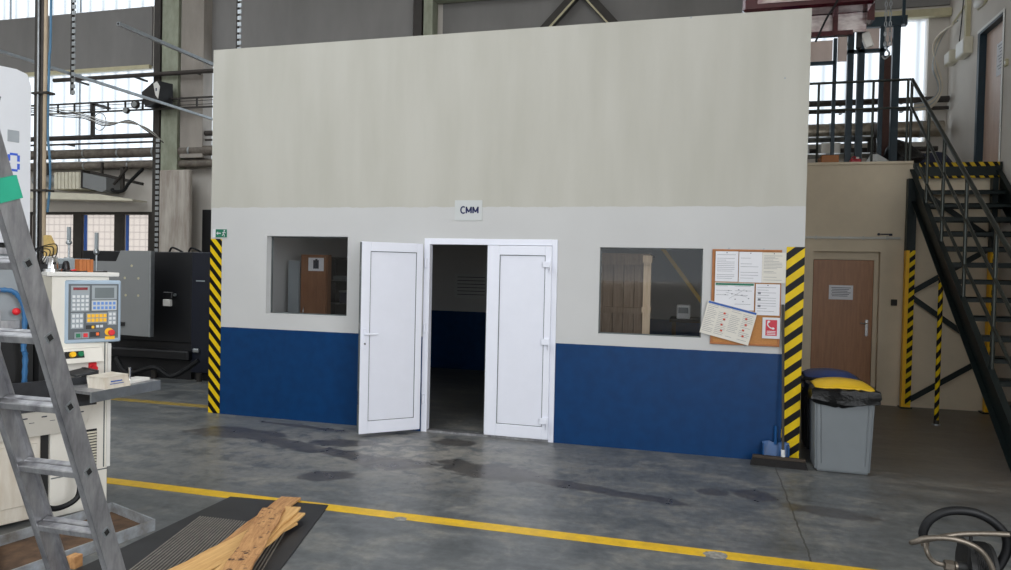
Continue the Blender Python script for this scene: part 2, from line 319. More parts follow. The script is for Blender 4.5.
# ------------------------------------------------------------------ geometry builder
class B:
    def __init__(s): s.bm = bmesh.new()
    def box(s, x0, x1, y0, y1, z0, z1, M=None, bev=0., seg=1):
        r = bmesh.ops.create_cube(s.bm, size=1); v = r['verts']
        bmesh.ops.scale(s.bm, vec=(abs(x1-x0), abs(y1-y0), abs(z1-z0)), verts=v)
        bmesh.ops.translate(s.bm, vec=((x0+x1)/2, (y0+y1)/2, (z0+z1)/2), verts=v)
        if bev:
            es = list({e for q in v for e in q.link_edges})
            rr = bmesh.ops.bevel(s.bm, geom=es, offset=bev, segments=seg, affect='EDGES', profile=.5)
            v = list({q for f in rr['faces'] for q in f.verts} | {q for q in v if q.is_valid})
        if M is not None: bmesh.ops.transform(s.bm, matrix=M, verts=v)
        return s
    def bar(s, a, b, w, h, up=(0, 0, 1), bev=0.):
        a, b = Vector(a), Vector(b); d = (b-a); l = d.length; d.normalize(); u = Vector(up)
        x = d.cross(u)
        if x.length < 1e-4: x = d.cross(Vector((0, 1, 0)))
        x.normalize(); z = x.cross(d)
        M = Matrix(((x.x, d.x, z.x, (a.x+b.x)/2), (x.y, d.y, z.y, (a.y+b.y)/2), (x.z, d.z, z.z, (a.z+b.z)/2), (0, 0, 0, 1)))
        return s.box(-w/2, w/2, -l/2, l/2, -h/2, h/2, M, bev)
    def cyl(s, a, b, r, r2=None, n=16, cap=True):
        a, b = Vector(a), Vector(b); d = b-a; q = d.to_track_quat('Z', 'Y').to_matrix().to_4x4()
        M = Matrix.Translation((a+b)/2) @ q
        bmesh.ops.create_cone(s.bm, cap_ends=cap, segments=n, radius1=r, radius2=r if r2 is None else r2, depth=d.length, matrix=M)
        return s
    def sph(s, c, r, sx=1, sy=1, sz=1, n=14):
        M = Matrix.Translation(c) @ Matrix.Diagonal((sx, sy, sz, 1))
        bmesh.ops.create_uvsphere(s.bm, u_segments=n, v_segments=max(6, n//2), radius=r, matrix=M); return s
    def tube(s, pts, r, n=10, smooth=6, rf=None):
        P = [Vector(p) for p in pts]
        if smooth and len(P) > 2:
            Q = []
            for i in range(len(P)-1):
                p0 = P[max(i-1, 0)]; p1 = P[i]; p2 = P[i+1]; p3 = P[min(i+2, len(P)-1)]
                for k in range(smooth):
                    t = k/smooth
                    Q.append(.5*((2*p1)+(-p0+p2)*t+(2*p0-5*p1+4*p2-p3)*t*t+(-p0+3*p1-3*p2+p3)*t**3))
            Q.append(P[-1]); P = Q
        rings = []; up = Vector((0, 0, 1)); last = None
        for i, p in enumerate(P):
            d = (P[min(i+1, len(P)-1)]-P[max(i-1, 0)]).normalized()
            if last is None:
                x = d.cross(up)
                if x.length < .05: x = d.cross(Vector((0, 1, 0)))
            else: x = last-d*last.dot(d)
            x.normalize(); last = x; y = d.cross(x)
            rr = r*(rf(i, len(P)) if rf else 1)
            rings.append([s.bm.verts.new(p+x*rr*math.cos(2*PI*k/n)+y*rr*math.sin(2*PI*k/n)) for k in range(n)])
        for a, b in zip(rings, rings[1:]):
            for k in range(n): s.bm.faces.new((a[k], a[(k+1) % n], b[(k+1) % n], b[k]))
        s.bm.faces.new(rings[0][::-1]); s.bm.faces.new(rings[-1]); return s
    def prism(s, pts, d, M=None):
        """polygon pts (3D list) extruded by vector d"""
        d = Vector(d); a = [s.bm.verts.new(Vector(p)) for p in pts]; b = [s.bm.verts.new(Vector(p)+d) for p in pts]; n = len(a)
        s.bm.faces.new(a[::-1]); s.bm.faces.new(b)
        for k in range(n): s.bm.faces.new((a[k], a[(k+1) % n], b[(k+1) % n], b[k]))
        if M is not None: bmesh.ops.transform(s.bm, matrix=M, verts=a+b)
        return s
    def lathe(s, prof, c=(0, 0, 0), n=20, M=None):
        rings = []; allv = []
        for (r, z) in prof:
            rr = max(r, .0005)
            ring = [s.bm.verts.new((c[0]+rr*math.cos(2*PI*k/n), c[1]+rr*math.sin(2*PI*k/n), c[2]+z)) for k in range(n)]; rings.append(ring); allv += ring
        for a, b in zip(rings, rings[1:]):
            for k in range(n): s.bm.faces.new((a[k], a[(k+1) % n], b[(k+1) % n], b[k]))
        s.bm.faces.new(rings[0][::-1]); s.bm.faces.new(rings[-1])
        if M is not None: bmesh.ops.transform(s.bm, matrix=M, verts=allv)
        return s
    def build(s, name, m, parent=None, smooth=False, label=None):
        bmesh.ops.recalc_face_normals(s.bm, faces=s.bm.faces)
        me = bpy.data.meshes.new(name); s.bm.to_mesh(me); s.bm.free()
        me.materials.append(MATS[m])
        o = bpy.data.objects.new(name, me); C.objects.link(o)
        if parent is not None: o.parent = parent
        if smooth:
            for p in me.polygons: p.use_smooth = True
            try: me.set_sharp_from_angle(angle=.6)
            except Exception: pass
        if label: o['label'] = label
        return o
def tag(o, label, cat, group=None, kind=None):
    o['label'] = label; o['category'] = cat
    if group: o['group'] = group
    if kind: o['kind'] = kind
    return o
def thing(name, label, cat, loc=(0, 0, 0), rz=0., group=None):
    o = bpy.data.objects.new(name, None); C.objects.link(o); o.location = loc; o.rotation_euler = (0, 0, rz)
    o.empty_display_size = .1
    return tag(o, label, cat, group)
def struct(b, name, m, label=None, cat='structure', parent=None, smooth=False):
    o = b.build(name, m, parent, smooth)
    if parent is None:
        o['kind'] = 'structure'; o['category'] = cat
        if label: o['label'] = label
    return o
def setting(name, label, cat):
    o = thing(name, label, cat); o['kind'] = 'structure'; return o
def text(name, s, size, m, parent, M, bold=0., depth=.002):
    cu = bpy.data.curves.new(name+'_curve', 'FONT'); cu.body = s; cu.size = size; cu.extrude = depth; cu.offset = bold
    cu.align_x = 'CENTER'; cu.align_y = 'CENTER'; cu.resolution_u = 3
    t = bpy.data.objects.new('tmp_text', cu); C.objects.link(t)
    dg = bpy.context.evaluated_depsgraph_get(); me = bpy.data.meshes.new_from_object(t.evaluated_get(dg))
    bpy.data.objects.remove(t); me.name = name; me.transform(M); me.materials.clear(); me.materials.append(MATS[m])
    o = bpy.data.objects.new(name, me); C.objects.link(o); o.parent = parent; return o
def facing(x, y, z, rz=0.):  # upright plane facing -Y
    return Matrix.Translation((x, y, z)) @ Matrix.Rotation(rz, 4, 'Z') @ Matrix.Rotation(PI/2, 4, 'X')
def panel_grid(b, xs, zs, holes, y0, y1):
    """wall made of cells, skipping those whose centre falls in a hole (x0,x1,z0,z1)"""
    for i in range(len(xs)-1):
        for k in range(len(zs)-1):
            cx = (xs[i]+xs[i+1])/2; cz = (zs[k]+zs[k+1])/2
            if any(h[0] < cx < h[1] and h[2] < cz < h[3] for h in holes): continue
            b.box(xs[i], xs[i+1], y0, y1, zs[k], zs[k+1])
    bmesh.ops.remove_doubles(b.bm, verts=b.bm.verts, dist=1e-4)
    # drop the inner faces between neighbouring cells
    seen = {}
    for f in list(b.bm.faces):
        k = tuple(round(c, 3) for c in f.calc_center_median()); seen.setdefault(k, []).append(f)
    dead = [f for v in seen.values() if len(v) > 1 for f in v]
    bmesh.ops.delete(b.bm, geom=dead, context='FACES_ONLY')

exec_parts = []
# ================================================================== SETTING
FW = 13.2      # back wall of the hall
RW = 3.75      # right wall
F = 7.1        # face of the cabin
LX, RX = -5.50, .895
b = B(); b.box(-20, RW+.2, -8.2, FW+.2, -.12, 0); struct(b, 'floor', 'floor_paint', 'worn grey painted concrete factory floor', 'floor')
# back wall of the hall with its openings
holes = [(-17.0, -11.75, 1.2, 2.86)]
for x0, x1 in ((-17.9, -11.75), (-10.45, -5.6), (-5.1, .70), (.95, 3.45)): holes += [(x0, x1, 4.0, 6.03)]
holes += [(-17.9, -11.75, 7.37, 8.9)]
b = B()
xs = sorted({-20, -17.9, -17.0, -11.75, -10.45, -5.6, -5.1, .70, .95, 3.45, RW}); zs = [0, 1.2, 2.86, 4.0, 6.03, 7.37, 8.9, 9.6]
panel_grid(b, xs, zs, holes, FW, FW+.2)
struct(b, 'wall_back', 'beige_wall', 'far wall of the hall behind the cabin', 'wall')
# grey cladding sheets over the upper wall (the band between the two rows of rooflights)
b = B()
b.box(-17.9, -11.78, FW-.04, FW, 6.05, 7.35); b.box(-5.0, .68, FW-.04, FW, 6.05, 9.0); b.box(.97, RW-.01, FW-.04, FW, 6.2, 9.0); b.box(-10.98, -5.62, FW-.04, FW, 6.05, 9.0)
struct(b, 'trim_1', 'grey_clad', 'grey cladding band high on the far wall', 'cladding')
b = B(); b.box(-17.9, -11.78, FW-.12, FW-.04, 5.98, 6.06); b.box(.97, RW-.01, FW-.14, FW-.04, 6.0, 6.12); b.box(-17.9, -11.78, FW-.10, FW-.02, 3.86, 3.93)
struct(b, 'trim_2', 'cream_steel', 'cream sill rails of the high glazing', 'trim')
# translucent sheets
wn = 0
for (x0, x1, z0, z1, lab) in ((-17.9, -11.75, 4.0, 6.03, 'lower band of white translucent sheeting left of the steel column'), (-17.9, -11.75, 7.37, 8.9, 'upper band of white translucent sheeting at the top left'),
                              (-10.45, -5.6, 4.0, 6.03, 'translucent sheeting between concrete pier and cabin'), (-5.1, .70, 4.0, 6.03, 'translucent sheeting behind the cabin'),
                              (.95, 3.45, 4.0, 6.03, 'white translucent sheeting behind the green lift frame')):
    wn += 1; w = setting('window_%d' % wn, lab, 'window')
    bb = B(); n = int((x1-x0)/.09)
    # corrugated sheet with real waves
    pts = [(x0+(x1-x0)*i/n, FW+.10+.018*math.sin(i*PI/2)) for i in range(n+1)]
    va = [bb.bm.verts.new((p[0], p[1], z0)) for p in pts]; vb = [bb.bm.verts.new((p[0], p[1], z1)) for p in pts]
    for i in range(n): bb.bm.faces.new((va[i], va[i+1], vb[i+1], vb[i]))
    bb.build('corrugated_sheet', 'sheet', w, True)
    bb = B(); k = max(1, round((x1-x0)/2.05))
    for i in range(1, k): X = x0+(x1-x0)*i/k; bb.box(X-.012, X+.012, FW+.02, FW+.06, z0, z1)
    if k > 1: bb.build('glazing_bar', 'galv', w)
# low windows with wired glass
mul = [(-17.0, -16.8), (-15.45, -15.2), (-13.94, -13.70), (-12.79, -12.55), (-11.87, -11.75)]
for i in range(len(mul)-1):
    wn += 1; w = setting('window_%d' % wn, 'wired glass window pane in the far left wall', 'window')
    B().box(mul[i][1], mul[i+1][0], FW+.08, FW+.09, 1.2, 2.80).build('pane', 'wired_glass', w)
    bb = B(); bb.box(mul[i][0], mul[i][1], FW+.02, FW+.16, 1.2, 2.86); bb.box(mul[i][1], mul[i+1][0], FW+.02, FW+.16, 2.80, 2.86)
    if i == len(mul)-2: bb.box(mul[-1][0], mul[-1][1], FW+.02, FW+.16, 1.2, 2.86)
    bb.build('window_frame', 'dark_steel', w)
# violet edge strips taped beside two panes
b = B()
for x in (-13.66, -12.50): b.box(x, x+.07, FW+.05, FW+.075, 1.0, 2.79)
struct(b, 'trim_3', 'blue_header', 'violet blue edge strips inside the low windows', 'trim')
# columns of the hall
def column(x0, x1, z1, n, lab):
    o = setting('trim_%d' % n, lab, 'column')
    B().box(x0, x0+.16, FW-.36, FW-.06, 0, z1).build('flange', 'dark_steel', o)
    bb = B(); bb.box(x0+.16, x0+.19, FW-.22, FW-.18, 0, z1); bb.box(x0+.19, x1, FW-.34, FW-.06, 0, z1); bb.build('column_web', 'green_steel', o)
    return o
column(-11.44, -10.84, 9.2, 4, 'steel column dark on one flange and green on the other')
column(-5.47, -5.10, 9.2, 5, 'green and dark steel column rising behind the cabin')
column(.72, .92, 9.2, 6, 'dark steel column behind the cabin right edge')
b = B(); b.box(-10.80, -10.24, FW-.3, FW, 3.98, 9.2); struct(b, 'trim_7', 'conc', 'stained grey concrete pier', 'pier')
b = B(); b.box(-11.16, -10.40, FW-.48, FW-.37, 0, 3.70, bev=.02); struct(b, 'trim_8', 'pillar_paint', 'pale painted pier casing below the pipes', 'pier')
b = B(); b.box(-10.74, -10.66, FW-.06, FW, 0, 1.99); struct(b, 'trim_9', 'dark_steel', 'thin dark joint strip on the wall', 'trim')
b = B(); b.box(-10.42, -10.15, FW-.04, FW, 0, 2.9); struct(b, 'trim_10', 'dark_interior', 'dark doorway edge beside the cabin', 'trim')
# wall girder and knee braces above the cabin
b = B(); b.box(-5.08, .7, FW-.32, FW-.1, 6.86, 6.95); b.box(-5.08, .7, FW-.12, FW-.05, 6.95, 7.1); struct(b, 'trim_11', 'green_steel', 'wall girder above the cabin', 'girder')
for k, (a, c) in enumerate((((-2.27, FW-.2, 6.88), (-3.05, FW-.2, 6.07)), ((-2.27, FW-.2, 6.88), (-1.55, FW-.2, 6.07)))):
    o = setting('trim_%d' % (12+k), 'knee brace leaning %s under the wall girder' % ('left', 'right')[k], 'brace')
    B().bar(a, c, .16, .13, (0, 1, 0)).build('brace_bar', 'dark_steel', o)
    a2 = Vector(a)+Vector((.07 if k == 0 else -.07, -.09, -.03)); c2 = Vector(c)+Vector((.07 if k == 0 else -.07, -.09, -.03))
    B().bar(a2, c2, .03, .03, (0, 1, 0)).build('edge_strip', 'cream_steel', o)
# side walls, front wall and ceiling with skylights
b = B(); b.box(RW, RW+.2, -8, -6.2, 0, 9.6); b.box(RW, RW+.2, -6.2, 1.0, 0, 1.2); b.box(RW, RW+.2, -6.2, 1.0, 5.6, 9.6); b.box(RW, RW+.2, 1.0, 10.93, 0, 9.6); b.box(RW, RW+.2, 11.84, FW+.2, 0, 9.6); b.box(RW, RW+.2, 10.93, 11.84, 0, 3.3); b.box(RW, RW+.2, 10.93, 11.84, 5.32, 9.6); b.box(RW+.14, RW+.2, 10.93, 11.84, 3.3, 5.32)
struct(b, 'wall_right', 'beige_wall', 'plastered right wall of the hall', 'wall')
b = B(); b.box(-20.2, -20, -8, FW+.2, 0, 9.6); struct(b, 'wall_left', 'beige_wall', 'left wall of the hall', 'wall')
b = B(); panel_grid(b, [-20, -6.7, 3.5, RW], [0, 1.5, 5.9, 9.6], [(-6.7, 3.5, 1.5, 5.9)], -8.2, -8); struct(b, 'wall_front', 'beige_wall', 'wall of the hall behind the viewer', 'wall')
SKY = [(-16, -11, -5, 9), (-8.6, -3.4, -6.0, 5.6)]
b = B(); xs = sorted({-20, RW, *[v for s in SKY for v in s[:2]]}); ys = sorted({-8, FW, *[v for s in SKY for v in s[2:]]})
for i in range(len(xs)-1):
    for j in range(len(ys)-1):
        cx, cy = (xs[i]+xs[i+1])/2, (ys[j]+ys[j+1])/2
        if not any(s[0] < cx < s[1] and s[2] < cy < s[3] for s in SKY): b.box(xs[i], xs[i+1], ys[j], ys[j+1], 9.6, 9.75)
struct(b, 'ceiling', 'beige_wall', 'roof deck of the hall with skylights', 'ceiling')

# yellow walkway lines painted on the floor
def fline(n, segs, m, lab):
    b = B()
    for s in segs: b.box(s[0], s[1], s[2], s[3], 0, .0025)
    struct(b, n, m, lab, 'floor marking')
fline('trim_14', [(-9, -2.0, 4.54, 4.66), (-2.0, -1.93, 4.575, 4.66), (-1.93, .06, 4.54, 4.66), (.06, .18, 4.63, 4.66), (.18, RW-.02, 4.54, 4.66)], 'floor_yellow', 'yellow line across the floor in front of the cabin')
fline('trim_15', [(-10, -5.53, 7.33, 7.47)], 'floor_yellow_old', 'faded yellow line beside the cabin at the left')
b = B()
for (cx, cy, r) in ((-1.965, 4.545, .035), (.12, 4.585, .055)):
    pts = [(cx+r*1.25*(1+.2*random.random())*math.cos(a*PI/6), cy+r*.85*(1+.3*random.random())*math.sin(a*PI/6), 0) for a in range(12)]
    b.prism(pts, (0, 0, .004))
struct(b, 'trim_16', 'worn_patch', 'pale patches where the yellow line has come off', 'floor patch')

# ================================================================== CABIN
DX0, DX1, DZ = -2.85, -1.415, 2.05
WL = (-4.76, -3.75, 1.185, 2.06); WR = (-.99, -.005, 1.125, 1.98)
b = B()
xs = sorted([LX, WL[0], WL[1], DX0, DX1, WR[0], WR[1], RX]); zs = sorted([0, WR[2], WL[2], WR[3], DZ, WL[3], 4.19])
hl = [(WL[0], WL[1], WL[2], WL[3]), (WR[0], WR[1], WR[2], WR[3]), (DX0, DX1, 0, DZ)]
panel_grid(b, xs, zs, hl, F, F+.14)
struct(b, 'wall_cabin_front', 'booth_paint', 'cabin front wall, blue below, white and beige above', 'wall')
struct(B().box(LX, LX+.12, F+.14, 11.8, 0, 4.19), 'wall_cabin_left', 'booth_paint', 'left side wall of the cabin', 'wall')
struct(B().box(RX-.12, RX, F+.14, 11.8, 0, 4.19), 'wall_cabin_right', 'booth_paint', 'right side wall of the cabin', 'wall')
struct(B().box(LX, RX, 11.8, 11.92, 0, 4.19), 'wall_cabin_back', 'booth_paint', 'inside back wall of the cabin', 'wall')
struct(B().box(LX+.12, RX-.12, F+.14, 11.8, 3.0, 3.1), 'ceiling_cabin', 'beige_wall', 'ceiling inside the cabin', 'ceiling')
for k, (W, yy, lab) in enumerate(((WL, F+.10, 'cabin window left of the doors'), (WR, F+.03, 'cabin window between the doors and the notice board'))):
    wn += 1; w = setting('window_%d' % wn, lab, 'window')
    B().box(W[0]+.012, W[1]-.012, yy, yy+.006, W[2]+.012, W[3]-.012).build('pane', 'pane', w)
    bb = B(); f = .012
    bb.box(W[0], W[0]+f, yy-.008, yy+.012, W[2], W[3]); bb.box(W[1]-f, W[1], yy-.008, yy+.012, W[2], W[3])
    bb.box(W[0], W[1], yy-.008, yy+.012, W[2], W[2]+f); bb.box(W[0], W[1], yy-.008, yy+.012, W[3]-f, W[3]); bb.build('window_frame', 'gasket', w)
# door frame and leaves
b = B(); b.box(DX0, DX0+.065, F-.012, F+.07, .0, DZ, bev=.003); b.box(DX1-.055, DX1, F-.012, F+.07, 0, DZ, bev=.003); b.box(DX0+.065, DX1-.055, F-.012, F+.07, DZ-.062, DZ, bev=.003)
struct(b, 'trim_17', 'white_pvc', 'white plastic frame around the double door', 'door frame')
struct(B().box(DX0+.065, DX1-.055, F-.01, F+.07, 0, .022), 'trim_18', 'alu', 'grey metal door sill', 'sill')
def leaf(name, lab, w, loc, rz, handle, hinge_side, hinge_out):
    """local x along the leaf from the hinge, y = outer face at 0 going in (+y), z up"""
    o = thing(name, lab, 'door', loc, rz); o['kind'] = 'structure'
    H = 1.955; s = .066; sg = hinge_side; fs = .092 if handle else .130; tp_ = .095; bt = .125
    bb = B()
    X = lambda a: a*sg
    def bx(a0, a1, y0, y1, z0, z1, bev=0.): bb.box(min(X(a0), X(a1)), max(X(a0), X(a1)), y0, y1, z0, z1, bev=bev)
    bx(0, s, 0, .06, 0, H, .004); bx(w-fs, w, 0, .06, 0, H, .004); bx(s, w-fs, 0, .06, 0, bt, .004); bx(s, w-fs, 0, .06, H-tp_, H, .004)
    bb.build('door_frame', 'white_pvc', o)
    bb = B(); bx2 = lambda a0, a1, y0, y1, z0, z1: bb.box(min(X(a0), X(a1)), max(X(a0), X(a1)), y0, y1, z0, z1)
    t = .006
    bx2(s, s+t, .008, .052, bt, H-tp_); bx2(w-fs-t, w-fs, .008, .052, bt, H-tp_); bx2(s, w-fs, .008, .052, bt, bt+t); bx2(s, w-fs, .008, .052, H-tp_-t, H-tp_); bb.build('gasket', 'gasket', o)
    bb = B(); bb.box(min(X(s+t), X(w-fs-t)), max(X(s+t), X(w-fs-t)), .014, .046, bt+t, H-tp_-t); bb.build('infill_panel', 'white_panel', o)
    bb = B(); bb.box(min(X(w-.001), X(w+.006)), max(X(w-.001), X(w+.006)), .005, .055, .005, H-.005)
    bb.build('edge_seal', 'gasket', o)
    if handle:
        h = B(); yy = -.010
        h.box(X(w-.042)-.016, X(w-.042)+.016, yy, .0, .86, 1.08, bev=.006); h.cyl((X(w-.042), -.012, 1.02), (X(w-.042), -.055, 1.02), .009)
        h.box(min(X(w-.042), X(w-.17)), max(X(w-.042), X(w-.17)), -.062, -.046, 1.01, 1.03, bev=.005); ho = h.build('handle', 'white_pvc', o)
        B().cyl((X(w-.042), -.016, .92), (X(w-.042), -.008, .92), .010).build('keyhole', 'chrome', ho)
        k = B()
        for z in (.3, 1.0, 1.6): k.box(min(X(w+.004), X(w+.009)), max(X(w+.004), X(w+.009)), .02, .04, z, z+.14)
        k.build('lock_strike', 'chrome', o)
    for z in hinge_out:
        hh = B(); hh.box(-.085, -.012, -.030, 0, z, z+.060, bev=.004)
        hh.cyl((-.004, -.022, z-.055), (-.004, -.022, z+.06), .012); hh.build('hinge', 'white_pvc', o, label=None)
    return o
# closed leaf: hinged on the right (local x runs left)
leaf('door_1', 'closed white plastic right door leaf with three hinges', .675, (-1.468, F-.034, .028), 0, False, -1, (.16, .96, 1.74))
# open leaf swung out to the left
ang = math.atan2(6.60-7.05, -3.32+2.835)
leaf('door_2', 'open white plastic left door leaf with lever handle', .655, (-2.84, F-.065, .035), math.atan2(-.45, -.485)+PI, True, -1, ())
b = B()
for z in (.30, 1.05, 1.74): b.box(-2.835, -2.81, F-.035, F-.013, z, z+.10, bev=.004)
struct(b, 'trim_19', 'white_pvc', 'hinges of the open door leaf', 'hinge')

# CMM sign
o = thing('door_sign', 'grey sheet sign reading CMM above the double door', 'sign', (-2.37, F, 2.345))
B().box(-.15, .15, -.006, -.001, -.105, .105).build('sign_plate', 'sign_grey', o)
b = B(); sw_ = .0165; yy = -.0072; h0, h1 = -.030, .038
arc = [(-.056+.026*math.cos(t), .004+.034*math.sin(t)) for t in [math.radians(52+i*(256/12)) for i in range(13)]]
for p, q in zip(arc, arc[1:]): b.bar((p[0], yy, p[1]), (q[0]+(q[0]-p[0])*.12, yy, q[1]+(q[1]-p[1])*.12), .0014, sw_*.9, (1, 0, 0) if abs(q[1]-p[1]) > abs(q[0]-p[0]) else (0, 0, 1))
for x0 in (-.022, .052):
    for xx in (x0, x0+.052): b.box(xx-sw_/2, xx+sw_/2, yy-.0007, yy+.0007, h0, h1)
    b.bar((x0, yy, h1-.006), (x0+.026, yy, h0+.012), .0014, sw_*.9, (1, 0, 0)); b.bar((x0+.052, yy, h1-.006), (x0+.026, yy, h0+.012), .0014, sw_*.9, (1, 0, 0))
b.build('lettering', 'ink_navy', o)
# exit sign
o = thing('exit_sign', 'small green emergency exit sign with arrow and running figure', 'sign', (-5.375, F, 2.085))
B().box(-.095, .095, -.008, -.001, -.048, .048).build('sign_plate', 'key_white', o)
B().box(-.055, .095, -.010, -.008, -.046, .046).build('green_field', 'green_sign', o)
b = B(); b.box(-.03, .015, -.0115, -.010, -.006, .006); b.prism([(-.045, -.0115, 0), (-.024, -.0115, .02), (-.024, -.0115, -.02)], (0, .0015, 0)); b.build('arrow', 'key_white', o)
b = B(); b.cyl((.062, -.0115, .03), (.062, -.010, .03), .009)
for p, q in (((.058, .018), (.048, -.008)), ((.048, -.008), (.066, -.022)), ((.048, -.008), (.034, -.03)), ((.066, -.022), (.06, -.038)), ((.058, .014), (.078, .004)), ((.055, .014), (.036, .006))):
    b.bar((p[0], -.0108, p[1]), (q[0], -.0108, q[1]), .0015, .009, (1, 0, 1))
b.build('figure', 'key_white', o)
# hazard tapes on the corners of the cabin
o = B().box(LX-.003, LX+.15, F-.004, F-.0005, .005, 2.02).build('hazard_tape', 'tape_fall'); tag(o, 'yellow and black hazard tape down the cabin left corner', 'hazard tape')
o = B().box(RX-.155, RX+.003, F-.004, F-.0005, .005, 2.005).build('hazard_tape', 'tape_rise'); tag(o, 'yellow and black hazard tape down the cabin right corner by the broom', 'hazard tape')

# notice board
BD = thing('notice_board', 'cork notice board with wooden frame on the cabin front', 'notice board', (.08, F, 1.075))
bw, bh = .62, .90
b = B(); b.box(0, bw, -.012, 0, 0, bh); b.build('cork_panel', 'cork', BD)
b = B(); b.box(0, bw, -.022, -.001, bh-.02, bh, bev=.003); b.box(0, bw, -.022, -.001, 0, .02, bev=.003); b.box(0, .022, -.022, -.001, .02, bh-.02, bev=.003); b.box(bw-.02, bw, -.022, -.001, .02, bh-.02, bev=.003); b.build('board_frame', 'cork_frame', BD)
for x, z in ((.15, bh), (.46, bh), (.32, -.014)): B().box(x-.01, x+.01, -.015, -.001, z, z+.014).build('clip', 'galv', BD)
PG = 'sheets pinned to the notice board'
def paper(lab, x, z, w, h, rot=0., y=-.026, m='paper', lines=12, cols=1, head=None, extra=None, name='notice_sheet', cat='paper', thick=.0012):
    o = thing(name, lab, cat, (x, F+y, z), 0, PG); o.rotation_euler = (0, rot, 0)
    B().box(0, w, -thick, 0, -h, 0).build('sheet', m, o)
    b = B()
    cw = (w-.02)/cols
    for c in range(cols):
        for i in range(lines):
            zz = -.03-(h-.045)*i/lines
            if random.random() < .14: continue
            L_ = cw*(.45+.5*random.random()) if random.random() < .5 else cw*.88
            b.box(.01+c*cw+.004, .01+c*cw+L_, -thick-.0006, -thick, zz-.0028, zz)
    b.build('print', 'ink', o)
    if head: B().box(.006, w-.006, -thick-.0008, -thick, -.024, -.004).build('header_bar', head, o)
    if extra: extra(o, w, h, thick)
    b = B(); b.sph((w/2, -thick-.002, -.012), .005, n=8); b.build('pin', 'ink_dark', o)
    return o
paper('white A4 notice at the top left of the cork board', .11, 1.955, .205, .285, lines=14)
paper('white A4 notice in the middle of the top row of the board', .322, 1.952, .205, .285, lines=9)
paper('off white A4 list at the top right overhanging the board edge', .528, 1.950, .207, .283, m='paper_warm', lines=18)
def diag(o, w, h, t):
    b = B(); 
    for (x, z) in ((.12, -.07), (.15, -.10), (.21, -.06), (.24, -.11), (.28, -.07), (.30, -.14), (.18, -.15), (.09, -.11), (.25, -.17)):
        b.box(x, x+.012, -t-.001, -t, z-.008, z)
    b.bar((.10, -t-.0005, -.09), (.29, -t-.0005, -.13), .001, .002, (1, 0, 0)); b.bar((.13, -t-.0005, -.15), (.27, -t-.0005, -.06), .001, .002, (1, 0, 0)); b.build('diagram', 'ink', o)
paper('landscape plan sheet with a green header bar', .11, 1.66, .355, .255, y=-.0255, lines=5, cols=2, head='green_sign', extra=diag)
def icons(o, w, h, t):
    for k in range(3): B().box(.02, .045, -t-.001, -t, -.075-.06*k-.02, -.075-.06*k).build('icon', 'ink', o)
paper('portrait instruction sheet beside the green header plan', .478, 1.655, .212, .29, lines=10, extra=icons)
def dots(o, w, h, t):
    for c in range(2):
        for r in range(4): B().box(.165+.20*c+.01*(r % 2), .185+.20*c+.01*(r % 2), -t-.001, -t, -.075-.055*r-.018, -.075-.055*r).build('picture_mark', 'orange_dot', o)
paper('tilted landscape leaflet with blue header hanging over the lower left corner', .055, 1.492, .455, .318, rot=math.radians(13.5), y=-.032, m='paper_warm', lines=16, cols=4, head='blue_header', extra=dots, thick=.004, name='leaflet')
o = thing('phone_sign', 'small red telephone sign in a clear sleeve on the board', 'sign', (.545, F-.024, 1.345))
B().box(0, .155, -.002, 0, -.195, 0).build('plastic_sleeve', 'sleeve', o)
B().box(.028, .128, -.0034, -.002, -.168, -.022).build('red_field', 'red_sign', o)
b = B(); b.tube([(.052, -.0045, -.04), (.045, -.0045, -.065), (.062, -.0045, -.09), (.09, -.0045, -.103)], .006, n=6); b.sph((.055, -.0045, -.038), .010, 1.3, .3, 1, 8); b.sph((.094, -.0045, -.101), .010, 1.3, .3, 1, 8)
for k in range(3): b.box(.04, .116, -.0045, -.0034, -.124-.014*k-.006, -.124-.014*k)
b.build('handset_symbol', 'paper', o)

# broom against the corner and dustpan
o = thing('broom', 'broom with dark handle standing head down at the cabin corner', 'broom', (.70, F-.17, 0))
B().cyl((.045, .02, .10), (.022, .155, 1.47), .012, n=10).build('handle', 'broom_handle', o)
M = Matrix.Rotation(-.08, 4, 'Z')
b = B(); b.box(-.22, .235, -.03, .03, .062, .088, M, bev=.006); b.build('broom_head', 'broom_wood', o)
b = B(); b.prism([(-.235, -.04, 0), (.255, -.04, 0), (.235, -.026, .064), (-.22, -.026, .064)], (0, .075, 0), M); b.build('bristles', 'bristle', o)
B().cyl((.046, .016, .07), (.044, .027, .15), .018, n=12).build('ferrule', 'key_white', o)
o = thing('dustpan', 'blue plastic dustpan leaning on the cabin behind the broom', 'dustpan', (.69, F-.075, .0))
b = B(); b.prism([(-.11, 0, .03), (.11, 0, .03), (.118, .035, .19), (.06, .035, .205), (.03, .035, .19), (-.03, .035, .19), (-.06, .035, .205), (-.118, .035, .19)], (0, .008, 0))
b.box(-.115, -.105, -.03, .035, .03, .18); b.box(.105, .115, -.03, .035, .03, .18); b.build('pan', 'blue_plastic', o)
B().tube([(0, .035, .17), (0, .042, .26), (0, .045, .34)], .016, n=8).build('handle', 'blue_plastic', o, True)

